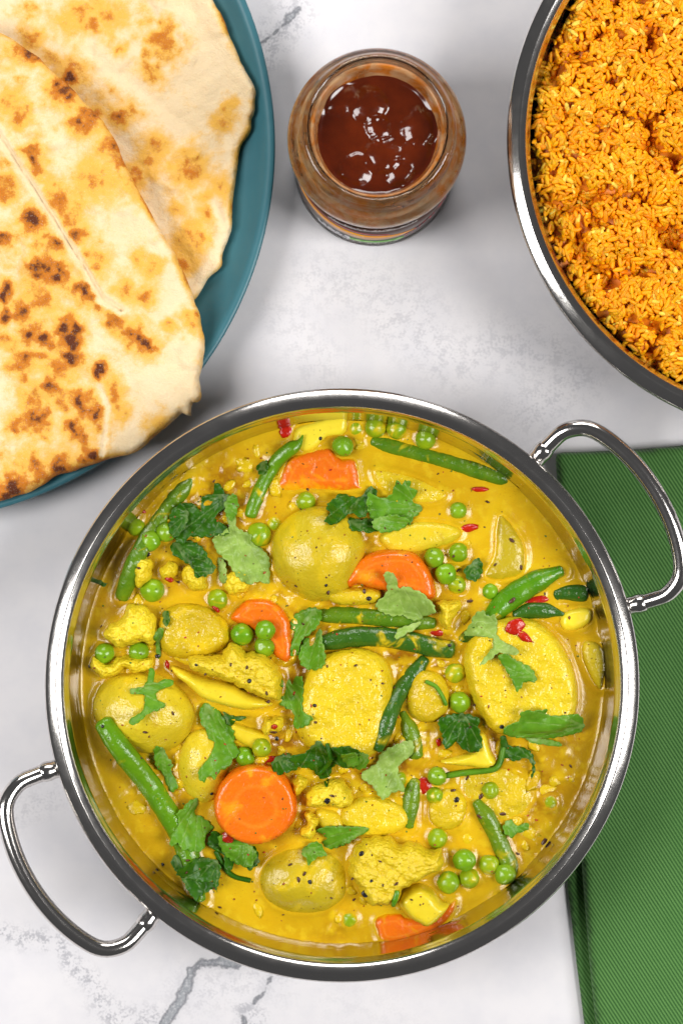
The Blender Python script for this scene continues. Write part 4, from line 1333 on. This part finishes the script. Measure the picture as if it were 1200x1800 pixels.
leaf(T(O5, 3, [(400, 500), (450, 480), (490, 440), (500, 500), (515, 570), (510, 620), (470, 650), (420, 650), (380, 620), (380, 560)]), 'm', 'broad coriander leaf above the centre potato half', 1, 3.0, 100)
leaf(T(O5, 3, [(280, 720), (320, 705), (340, 740), (350, 700), (390, 690), (400, 760), (395, 820), (400, 870), (450, 900), (420, 940), (370, 960), (345, 945), (350, 890), (310, 860), (275, 840), (290, 780)]), 'm', 'upright coriander leaf at the left edge of the centre potato half', 1, 2)
leaf(T(O4, 3, [(545, 530), (575, 540), (575, 600), (640, 580), (675, 600), (660, 620), (600, 640), (590, 680), (640, 710), (600, 740), (560, 750), (490, 805), (460, 780), (520, 740), (530, 700), (525, 660), (460, 655), (455, 630), (520, 615), (540, 570)]), 'm', 'thin branching coriander sprig on the left whole potato', 1, 1.0)
leaf(T(O4, 3, [(930, 760), (980, 785), (1050, 785), (1040, 800), (990, 820), (960, 830)]), 'd', 'dark coriander scrap below the big floret stalk', 1, 1.2)
leaf(T(O4, 3, [(810, 740), (850, 715), (900, 750), (930, 780), (960, 830), (990, 860), (995, 930), (1020, 970), (990, 1010), (960, 1050), (920, 1070), (890, 1110), (860, 1090), (840, 1120), (815, 1100), (810, 1060), (850, 1010), (870, 980), (890, 920), (860, 900), (840, 850), (815, 820)]), 'm', 'long lobed coriander leaf above the round carrot slice', 1, 2.4, 110)
leaf(T(O4, 3, [(570, 950), (600, 935), (625, 960), (640, 1000), (665, 1040), (655, 1080), (680, 1120), (690, 1160), (660, 1190), (630, 1150), (610, 1090), (580, 1060), (570, 1010)]), 'm', 'narrow coriander leaf beside the long bright bean at lower left', 1, 1.5)
leaf(T(O7, 3, [(700, 500), (660, 520), (670, 560), (700, 600), (740, 660), (770, 710), (800, 730), (830, 700), (880, 680), (900, 640), (850, 640), (800, 630), (740, 600)]), 'd', 'dark coriander leaf at the lowest end of the long bright bean', 1, 2.5)
G = Ground()
leaf(T(O7, 3, [(700, 560), (750, 530), (800, 510), (860, 520), (910, 540), (920, 590), (900, 680), (880, 630), (840, 640), (800, 630), (760, 620), (720, 600)]), 'd', 'crinkled dark coriander leaf in the cluster below the round carrot', 1, 3.5)
leaf(T(O7, 3, [(870, 380), (900, 370), (940, 410), (980, 440), (1040, 450), (1100, 460), (1120, 500), (1120, 545), (1070, 575), (1050, 540), (1000, 540), (970, 590), (940, 560), (930, 500), (880, 470), (850, 440)]), 'd', 'dark ragged coriander leaf touching the bottom of the round carrot', 1, 3.5)
G = Ground()
leaf(T(O7, 3, [(690, 270), (720, 250), (750, 215), (790, 200), (800, 230), (780, 280), (830, 310), (870, 340), (875, 370), (840, 400), (835, 460), (790, 475), (760, 470), (720, 460), (700, 430), (660, 440), (665, 390), (690, 350), (700, 310)]), 'm', 'bright ribbed coriander leaf left of the round carrot', 1, 2.2, 45)
leaf([(510, 1330), (535, 1325), (560, 1300), (570, 1310), (590, 1312), (610, 1308), (632, 1315), (630, 1330), (625, 1345), (605, 1350), (590, 1345), (580, 1365), (575, 1382), (560, 1370), (545, 1355), (520, 1350)], 'd', 'dark ragged coriander leaf below the centre potato half', 1, 3.5)
leaf([(478, 1340), (500, 1328), (520, 1335), (524, 1352), (500, 1362), (482, 1355)], 'd', 'small dark coriander scrap at the upper right of the round carrot', 1, 2.0)
leaf([(635, 1363), (653, 1350), (663, 1343), (667, 1330), (677, 1320), (690, 1313), (720, 1303), (728, 1313), (723, 1330), (705, 1345), (700, 1360), (712, 1390), (700, 1392), (690, 1395), (675, 1408), (665, 1400), (655, 1385), (640, 1375)], 'p', 'pale coriander leaf below the centre potato half', 5, 3, 40)
leaf(T(O8, 3, [(390, 480), (430, 440), (480, 430), (510, 470), (520, 500), (470, 510), (430, 540), (420, 520)]), 'm', 'small curled coriander leaf on the half-sunk potato', 1, 3)
leaf(T(O8, 3, [(470, 370), (520, 345), (600, 345), (735, 350), (730, 380), (690, 400), (660, 420), (620, 450), (560, 470), (520, 490), (500, 440), (520, 410)]), 'm', 'wide coriander leaf between half-sunk potato and lower floret', 1, 3, 20)
leaf(T(O6, 3, [(230, 350), (260, 290), (285, 235), (330, 220), (345, 250), (380, 240), (400, 280), (395, 340), (430, 380), (490, 410), (500, 440), (450, 445), (400, 440), (350, 480), (300, 505), (330, 460), (370, 410), (370, 365), (300, 355)]), 'p', 'pale angular coriander leaf on the upper left of the cut potato half', 1, 2.5)
G = Ground()
leaf(T(O6, 3, [(400, 460), (440, 440), (500, 480), (560, 510), (595, 550), (595, 590), (540, 590), (520, 620), (495, 640), (480, 600), (460, 560), (430, 510)]), 'm', 'green coriander leaf in the middle of the cut potato half', 1, 2)
leaf(T(O6, 3, [(90, 810), (130, 780), (190, 770), (250, 770), (310, 795), (300, 830), (320, 900), (310, 950), (260, 970), (210, 950), (190, 920), (150, 950), (120, 940), (110, 880)]), 'd', 'dark cupped coriander leaf left of the cut potato half', 1, 4)
leaf(T(O6, 3, [(560, 900), (640, 900), (740, 925), (730, 945), (600, 930)]), 'm', 'thin coriander sliver below the broad leaf at right', 1, 1)
leaf(T(O6, 3, [(430, 840), (450, 820), (510, 790), (520, 745), (600, 735), (660, 735), (650, 760), (700, 770), (820, 765), (855, 800), (865, 840), (840, 870), (760, 890), (680, 900), (600, 895), (500, 890), (440, 870)]), 'm', 'broad bright coriander leaf below the cut potato half', 1, 2.2, 0)
leaf(T(O6, 3, [(420, 900), (445, 880), (470, 940), (530, 950), (580, 970), (605, 1030), (600, 1090), (580, 1110), (590, 1050), (560, 1010), (500, 1025), (450, 1010), (420, 1060), (410, 1040), (425, 970)]), 'd', 'dark hooked coriander leaf at the right end of the thin stem', 1, 2.2)
leaf(T(O3, 3, [(230, 900), (260, 880), (300, 845), (325, 870), (325, 930), (290, 970), (260, 960), (235, 940)]), 'd', 'small dark coriander leaf right of the pea cluster', 1, 1.6)
leaf(T(O9, 3, [(440, 340), (480, 315), (510, 350), (560, 330), (575, 360), (540, 380), (500, 400), (480, 410), (445, 385)]), 'm', 'small coriander leaf beside the sloping lower right bean', 1, 1.4)
leaf(T(O1, 3, [(240, 985), (262, 975), (285, 1000), (290, 1030), (320, 1040), (290, 1055), (255, 1030)]), 'd', 'tiny coriander scrap against the left wall of the pan', 1, 1)
leaf(T(O4, 3, [(580, 330), (620, 310), (620, 350), (600, 390), (600, 470), (580, 470), (575, 400)]), 'm', 'thin coriander scrap right of the bright yellow floret', 1, 1)
leaf(T(O4, 3, [(620, 220), (650, 230), (655, 280), (630, 300), (615, 260)]), 'd', 'tiny dark coriander scrap above the thin one left of centre', 1, 1)
leaf([(300, 900), (318, 885), (330, 905), (322, 930), (305, 945), (296, 925)], 'd', 'small dark coriander leaf left of the big dark one at upper left', 1, 2)
leaf([(385, 1470), (420, 1478), (450, 1500), (440, 1525), (410, 1520), (390, 1500)], 'm', 'small bright coriander leaf over the dark cluster under the round carrot', 1, 3)
leaf([(395, 880), (412, 868), (418, 890), (408, 915), (396, 905)], 'm', 'narrow bright coriander leaf right of the big dark one at upper left', 1, 2)
leaf([(600, 1320), (630, 1318), (648, 1330), (640, 1352), (615, 1350)], 'm', 'small bright coriander leaf between the dark ragged leaf and pale leaf', 1, 3)
leaf([(655, 915), (690, 905), (720, 915), (700, 932), (665, 935)], 'm', 'small bright coriander leaf below the fan-shaped one', 1, 2)
leaf([(340, 985), (362, 980), (378, 1000), (360, 1014), (344, 1006)], 'd', 'tiny dark coriander leaf below the small dark one at upper left', 1, 2)
leaf([(450, 820), (466, 808), (470, 826), (456, 834)], 'd', 'tiny dark coriander scrap left of the curled bean', 1, 1)


def stem(pts, width, label, mat=None):
    P = crom([W(x, y, SZL + 5)[:2] for x, y in pts], 1.2)
    r = width * 0.117
    z = np.array([G.z(x, y) for x, y in P])
    k = 5
    pad = np.concatenate([np.full(2, z[0]), z, np.full(2, z[-1])])
    z = np.array([pad[i:i + k].max() for i in range(len(z))]) + r * 0.6
    V, F = sweep(np.column_stack([P, z]), np.full(len(P), r), 8, 1, 3, 0.1)
    o = mk('coriander_sprig', V, F, mat or LEAFM, attrs={'vein': np.full(len(V), 5.0)})
    tag(o, label, 'coriander sprig', 'coriander sprigs on the curry')


stem([(786, 1366), (820, 1360), (858, 1356), (876, 1348), (884, 1322), (886, 1300)], 11, 'thin curved green stem leading to the hooked leaf at lower right')
stem([(378, 1500), (404, 1540), (438, 1551)], 9, 'short green stem below the dark cluster under the round carrot', LEAFD)
stem([(748, 1198), (765, 1206), (776, 1222), (783, 1238)], 7, 'wispy green stem between the centre potato and cut potato half')
stem([(575, 1305), (580, 1335), (560, 1362)], 8, 'short stem in the dark leaf below the centre potato', LEAFD)

# ------------------------------------------------------------------ chilli pieces and seeds
G = Ground()


def fleck(name, px, py, lx, ly, rot, h, mat, label, cat, group, seed):
    V, F = ico(3)
    s = (CAM_H - 50) / FPX
    q = W(px, py, SZL + 6)
    z = G.z(q[0], q[1])
    n = 1 + 0.35 * fbm(V[:, 0] * 1.6, V[:, 1] * 1.6, V[:, 2] * 1.6, seed)
    v = V * n[:, None] * np.array([lx * s / 2, ly * s / 2, h])
    r = math.radians(rot)
    v = np.column_stack([v[:, 0] * math.cos(r) - v[:, 1] * math.sin(r) + q[0], v[:, 0] * math.sin(r) + v[:, 1] * math.cos(r) + q[1], v[:, 2] + z + h * 0.35])
    o = mk(name, v, F, mat)
    tag(o, label, cat, group)


GH = 'red chilli pieces in the curry'
for i, (px, py, lx, ly, rot, lb) in enumerate([
        (825, 928, 34, 15, 8, 'red chilli strip below the small pea at upper right'), (845, 860, 28, 10, 0, 'faint red chilli flake in the smooth sauce at upper right'),
        (903, 1100, 34, 26, 20, 'red chilli skin on the top edge of the cut potato half'), (918, 1118, 30, 14, -35, 'orange end of chilli skin on the cut potato half'), (948, 1056, 44, 16, 8, 'red chilli strip between the two right-hand beans'),
        (768, 1112, 28, 16, 0, 'red chilli piece at the right end of the centre beans'), (746, 1384, 34, 32, 0, 'dark red chilli skin below the pale leaf at lower centre'),
        (501, 756, 24, 22, 30, 'red chilli flake under the top left rim beside the curled bean'), (298, 1018, 10, 16, 60, 'tiny red chilli speck on a small floret at upper left'),
        (293, 1171, 9, 17, 20, 'small red chilli speck at the tip of the big floret stalk'), (466, 1341, 42, 18, 0, 'dark red chilli skin at the top edge of the round carrot'),
        (402, 1470, 24, 24, 30, 'red chilli flake on the lower left of the round carrot'), (483, 1275, 12, 9, 0, 'tiny red chilli speck below the big floret'),
        (771, 1306, 9, 20, 10, 'small red chilli sliver left of the cupped dark leaf'), (379, 1071, 18, 8, -40, 'dark red chilli flake below the ringed pea'),
        (250, 900, 14, 10, 20, 'brownish chilli flake above the pea left of the upper left bean')]):
    fleck('chilli_flake', px, py, lx, ly, rot, 1.0, CHILLI, lb, 'chilli flake', GH, 700 + i)

SEEDS = [(563, 770, 7, 1, 'top'), (900, 1056, 15, 0, 'on the thick bright bean'), (827, 1030, 0, 0, ''), (827, 1058, 13, 0, 'r'), (635, 1497, 12, 1, 'f'), (641, 1567, 14, 1, 'f'), (545, 1549, 8, 1, 'p'), (575, 1404, 13, 1, 'c'), (584, 1396, 9, 0, 'c'),
         (846, 1022 - 20, 0, 0, ''), (803, 1408, 11, 1, 'l'), (797, 1392, 11, 0, 'l'), (846, 1403, 14, 0, 'l'), (843, 1437, 12, 0, 'l'), (885, 1434, 13, 0, 'l'), (958, 1484, 16, 0, 'l'), (911, 1505, 9, 0, 'l'),
         (470, 1235, 13, 0, 'b'), (440, 1194, 9, 1, 'b'), (363, 1183, 9, 0, 'b'), (348, 1166, 6, 1, 'b'), (408, 1165, 7, 0, 'b'), (436, 1170, 8, 0, 'b'), (260, 975, 9, 1, 'u'), (246, 998, 8, 0, 'u'), (310, 1022, 13, 0, 'u'), (375, 845, 8, 0, 'u'),
         (306, 1252, 8, 0, 'w'), (258, 1284, 10, 0, 'w'), (222, 1180, 13, 0, 'w'), (157, 1172, 6, 1, 'w'), (185, 1273, 6, 1, 'w'), (275, 1155, 9, 1, 'w'),
         (573, 1028, 6, 1, 's'), (577, 1040, 11, 0, 's'), (640, 1040, 12, 0, 's'), (648, 1052, 10, 1, 's'), (520, 1030, 6, 0, 's'), (625, 1168, 7, 0, 'h'), (553, 1238, 7, 1, 'h'), (575, 1170, 6, 0, 'h'), (672, 1200, 7, 0, 'h'),
         (783, 1113, 9, 1, 'e'), (790, 1135, 7, 1, 'e'), (900, 950, 12, 0, 'q'), (917, 998, 10, 0, 'q'), (871, 993, 7, 0, 'q'), (960, 1045, 10, 0, 'q'), (846, 812, 9, 1, 'q'), (858, 882, 8, 0, 'q'), (806, 1003, 8, 0, 'q'), (797, 978, 7, 0, 'q'),
         (880, 1276, 9, 1, 'x'), (836, 1240, 10, 0, 'x'), (284, 1524, 6, 1, 'y'), (385, 1600, 7, 0, 'y'), (313, 1376, 6, 1, 'y'), (372, 1396, 6, 1, 'y'), (525, 1545, 11, 0, 'p'), (535, 1535, 9, 0, 'p'), (510, 1520, 8, 0, 'p'), (582, 1580, 6, 0, 'p'),
         (672, 1550, 6, 0, 'f'), (652, 1543, 6, 1, 'f'), (620, 1540, 9, 0, 'f'), (695, 1548, 9, 0, 'f'), (722, 1578, 6, 0, 'f'), (668, 1510, 6, 0, 'f'), (1005, 1350, 7, 0, 'z'), (480, 1285, 16, 0, 'b'), (486, 1300, 12, 1, 'b'), (470, 1215, 8, 0, 'b'), (790, 1365, 8, 0, 'l'), (822, 1370, 9, 0, 'l'), (906, 1356, 9, 1, 'x')]
DIRS = ['right of', 'above right of', 'above', 'above left of', 'left of', 'below left of', 'below', 'below right of']
REG = [(WORLD[o.name], o['label']) for o in COL.objects if o.get('group') and o.get('label') and o['category'] not in ('pan', 'naan bread', 'seed', 'chilli flake')]
used = set()
for i, (px, py, L, blk, w) in enumerate(SEEDS):
    if not L:
        continue
    q = W(px, py, SZL + 6)
    near = sorted(REG, key=lambda e: np.hypot(e[0][0] - q[0], e[0][1] - q[1]))
    lb = None
    for e in near:
        d = q - e[0]
        k = int(round(math.degrees(math.atan2(d[1], d[0])) / 45)) % 8
        how = 'on the middle of' if np.hypot(d[0], d[1]) < 2.5 else ('just ' if np.hypot(d[0], d[1]) < 9 else '') + DIRS[k] + ' the middle of'
        t = ('black' if blk else 'brown') + ' seed ' + how + ' the ' + e[1]
        t = t.replace(' the middle of the', ' the') if len(t.split()) > 16 else t
        if len(t.split()) <= 16 and t not in used:
            lb = t
            break
    used.add(lb)
    fleck('spice_seed', px, py, L * .85 + 1, (L * .85 + 1) * (0.85 if blk else 0.5), random.uniform(0, 180), 0.5, SEEDK if blk else SEED, lb, 'seed', 'spice seeds in the curry', 800 + i)

# ------------------------------------------------------------------ sauce
R = 108.1
gs = 0.85
gx = np.arange(-R, R + gs, gs)
X, Y = np.meshgrid(gx, gx)
x, y = X.ravel(), Y.ravel()
rr = np.hypot(x, y)
far = rr > R                      # pull the outer ring onto the wall
keep = rr < R + gs * 1.5
sx = np.where(far, x * R / np.maximum(rr, 1e-6), x)
sy = np.where(far, y * R / np.maximum(rr, 1e-6), y)
h = np.zeros(len(x))
for fxp, fyp, fr in FOOT:
    dx, dy = sx + PC[0] - fxp, sy + PC[1] - fyp
    m = (np.abs(dx) < fr + 4) & (np.abs(dy) < fr + 4)
    d = np.hypot(dx[m], dy[m]) - fr
    h[m] = np.maximum(h[m], 1.0 * np.exp(-np.clip(d, 0, None) / 0.9))
lump = sstep(-0.35, 0.5, fbm(sx / 40 + 3, sy / 40, seed=91) + 0.9 * sstep(75, 20, np.hypot(sx - 8, sy + 8)) - 0.2)
rid = 1 - np.abs(fbm(sx / 7, sy / 7, seed=95))
h = h + 0.35 * fbm(sx / 30, sy / 30, seed=92) + lump * (1.2 * fbm(sx / 8, sy / 8, seed=93) + 0.5 * fbm(sx / 3.2, sy / 3.2, seed=94) + 0.5 * sstep(.72, 1, rid))
bit = np.zeros(len(x))
rs = np.random.default_rng(5)
for _ in range(550):
    a, rad0 = rs.uniform(0, 2 * np.pi), 104 * math.sqrt(rs.uniform())
    bx, by, br, bh = rad0 * math.cos(a), rad0 * math.sin(a), rs.uniform(0.9, 3.0), rs.uniform(0.2, 0.65)
    near = (np.abs(sx - bx) < br * 2) & (np.abs(sy - by) < br * 2)
    if not near.any() or lump[near].mean() < rs.uniform(0.1, 0.9):
        continue
    ca, sa2, el = math.cos(a * 7), math.sin(a * 7), rs.uniform(1, 2)
    dx, dy = sx[near] - bx, sy[near] - by
    dd = np.hypot((dx * ca + dy * sa2) / el, -dx * sa2 + dy * ca) / br
    g = sstep(1.15, 0.3, dd)
    h[near] += bh * g
    bit[near] = np.maximum(bit[near], g * rs.uniform(0, 0.8))
h = h + 0.9 * np.exp(-(R - np.minimum(np.hypot(sx, sy), R)) / 1.3)
idx = -np.ones(len(x), int)
idx[keep] = np.arange(keep.sum())
m = len(gx)
II = idx.reshape(m, m)
q = np.stack([II[:-1, :-1].ravel(), II[:-1, 1:].ravel(), II[1:, 1:].ravel(), II[1:, :-1].ravel()], 1)
q = q[(q >= 0).all(1)]
oil_shade = np.clip(0.15 + 0.8 * fbm(sx / 17, sy / 17, seed=97) + 0.9 * lump * sstep(0.5, -0.5, h - 0.3), 0, 1) * (0.25 + 0.75 * lump)  # oil pooling, plus painted darkening in the low spots for depth
for px, py, rr_, st in ((385, 1335, 26, .9), (482, 1300, 30, 1), (505, 1200, 26, .8), (275, 1185, 22, .6), (690, 1045, 24, .7), (770, 1120, 26, .7), (600, 1062, 30, .8), (1000, 1310, 70, .55), (200, 985, 48, .6), (1000, 1400, 60, .5), (330, 1155, 26, .6), (500, 1130, 26, .9), (790, 1300, 26, .7), (480, 1470, 26, .6), (545, 1440, 24, .6), (640, 1360, 26, .7), (560, 870, 30, .4), (870, 1300, 26, .7), (330, 1480, 30, .5), (745, 1420, 30, .5), (870, 1360, 30, .6), (180, 1060, 36, .45), (300, 1380, 30, .6), (455, 905, 26, .5)):
    q0 = W(px, py, SZL)
    dd = np.hypot(sx + PC[0] - q0[0] + 2.5 * fbm(sx / 6, sy / 6, seed=51), sy + PC[1] - q0[1] + 2.5 * fbm(sx / 6, sy / 6, seed=52)) / (rr_ * 0.24)
    oil_shade = np.maximum(oil_shade, st * sstep(1.5, 0.3, dd))  # oily patches that also paint the dark gaps between pieces
sauce = mk('curry_sauce', np.column_stack([sx + PC[0], sy + PC[1], SZL + h])[keep], q, SAUCEM, origin=(PC[0], PC[1], SZL), attrs={'oil_shade': oil_shade[keep], 'bit': bit[keep]})
tag(sauce, 'glossy yellow curry sauce filling the pan round the vegetables', 'sauce', None, 'stuff')

# ------------------------------------------------------------------ chopped bits and ground spice in the sauce
rs = np.random.default_rng(21)
iv, iface = ico(2)
BV, BF, nb_ = [], [], 0
tries = 0
while len(BV) < 55 and tries < 6000:
    tries += 1
    a, rad0 = rs.uniform(0, 2 * np.pi), 103 * math.sqrt(rs.uniform())
    bx, by = rad0 * math.cos(a), rad0 * math.sin(a)
    lm = lump[np.argmin((sx - bx) ** 2 + (sy - by) ** 2)]
    if rs.uniform() > 0.15 + lm or G.z(bx + PC[0], by + PC[1]) > SZL + 0.3:
        continue
    r = rs.uniform(1.2, 3.0)
    n = 1 + 0.7 * fbm(iv[:, 0] * 1.4, iv[:, 1] * 1.4, iv[:, 2] * 1.4, int(rs.integers(1, 9999)))
    el = rs.uniform(0.9, 2.0)
    v = iv * n[:, None] * np.array([r * el, r, 0.9])
    t = rs.uniform(0, np.pi)
    v = np.column_stack([v[:, 0] * math.cos(t) - v[:, 1] * math.sin(t) + bx + PC[0], v[:, 0] * math.sin(t) + v[:, 1] * math.cos(t) + by + PC[1], v[:, 2] + SZL + h[np.argmin((sx - bx) ** 2 + (sy - by) ** 2)] - rs.uniform(0.1, 0.6)])
    BV.append(v)
    BF.extend([tuple(i + nb_ for i in q) for q in iface])
    nb_ += len(v)
BITM = mat_veg('onion_bits', lin(222, 182, 24), lin(204, 158, 10), 0.4, rough=0.2, bump=0.4, nscale=160)
tag(mk('onion_bits', np.concatenate(BV), BF, BITM, origin=(PC[0], PC[1], SZL)), 'soft yellow chopped onion bits floating in the curry sauce', 'onion', None, 'stuff')

SP = NT('ground_spice')
tt = SP.attr('tint')
cc_ = SP.mix(SP.ramp(tt, 0.30, 0.34), lin(84, 44, 14), lin(150, 70, 10))
cc_ = SP.mix(SP.ramp(tt, 0.60, 0.64), cc_, lin(66, 108, 16))
cc_ = SP.mix(SP.ramp(tt, 0.84, 0.88), cc_, lin(176, 44, 8))
SP.set(color=cc_, rough=0.35)
iv, iface = ico(1)
BV, BF, TT, nb_ = [], [], [], 0
for k in range(420):
    a, rad0 = rs.uniform(0, 2 * np.pi), 105 * math.sqrt(rs.uniform())
    bx, by = rad0 * math.cos(a) + PC[0], rad0 * math.sin(a) + PC[1]
    r = rs.uniform(0.15, 0.42) * (1.5 if rs.uniform() < 0.1 else 1)
    v = iv * (1 + rs.uniform(-.3, .3, (len(iv), 1))) * np.array([r * rs.uniform(1, 2), r, r * 0.6])
    t = rs.uniform(0, np.pi)
    v = np.column_stack([v[:, 0] * math.cos(t) - v[:, 1] * math.sin(t) + bx, v[:, 0] * math.sin(t) + v[:, 1] * math.cos(t) + by, v[:, 2] + max(G.z(bx, by), SZL + h[np.argmin((sx + PC[0] - bx) ** 2 + (sy + PC[1] - by) ** 2)]) + 0.05])
    BV.append(v)
    TT.append(np.full(len(v), rs.uniform()))
    BF.extend([tuple(i + nb_ for i in q) for q in iface])
    nb_ += len(v)
tag(mk('ground_spice', np.concatenate(BV), BF, SP.m, origin=(PC[0], PC[1], SZL), attrs={'tint': np.concatenate(TT)}), 'fine brown and green spice flecks sprinkled through the curry', 'spice', None, 'stuff')
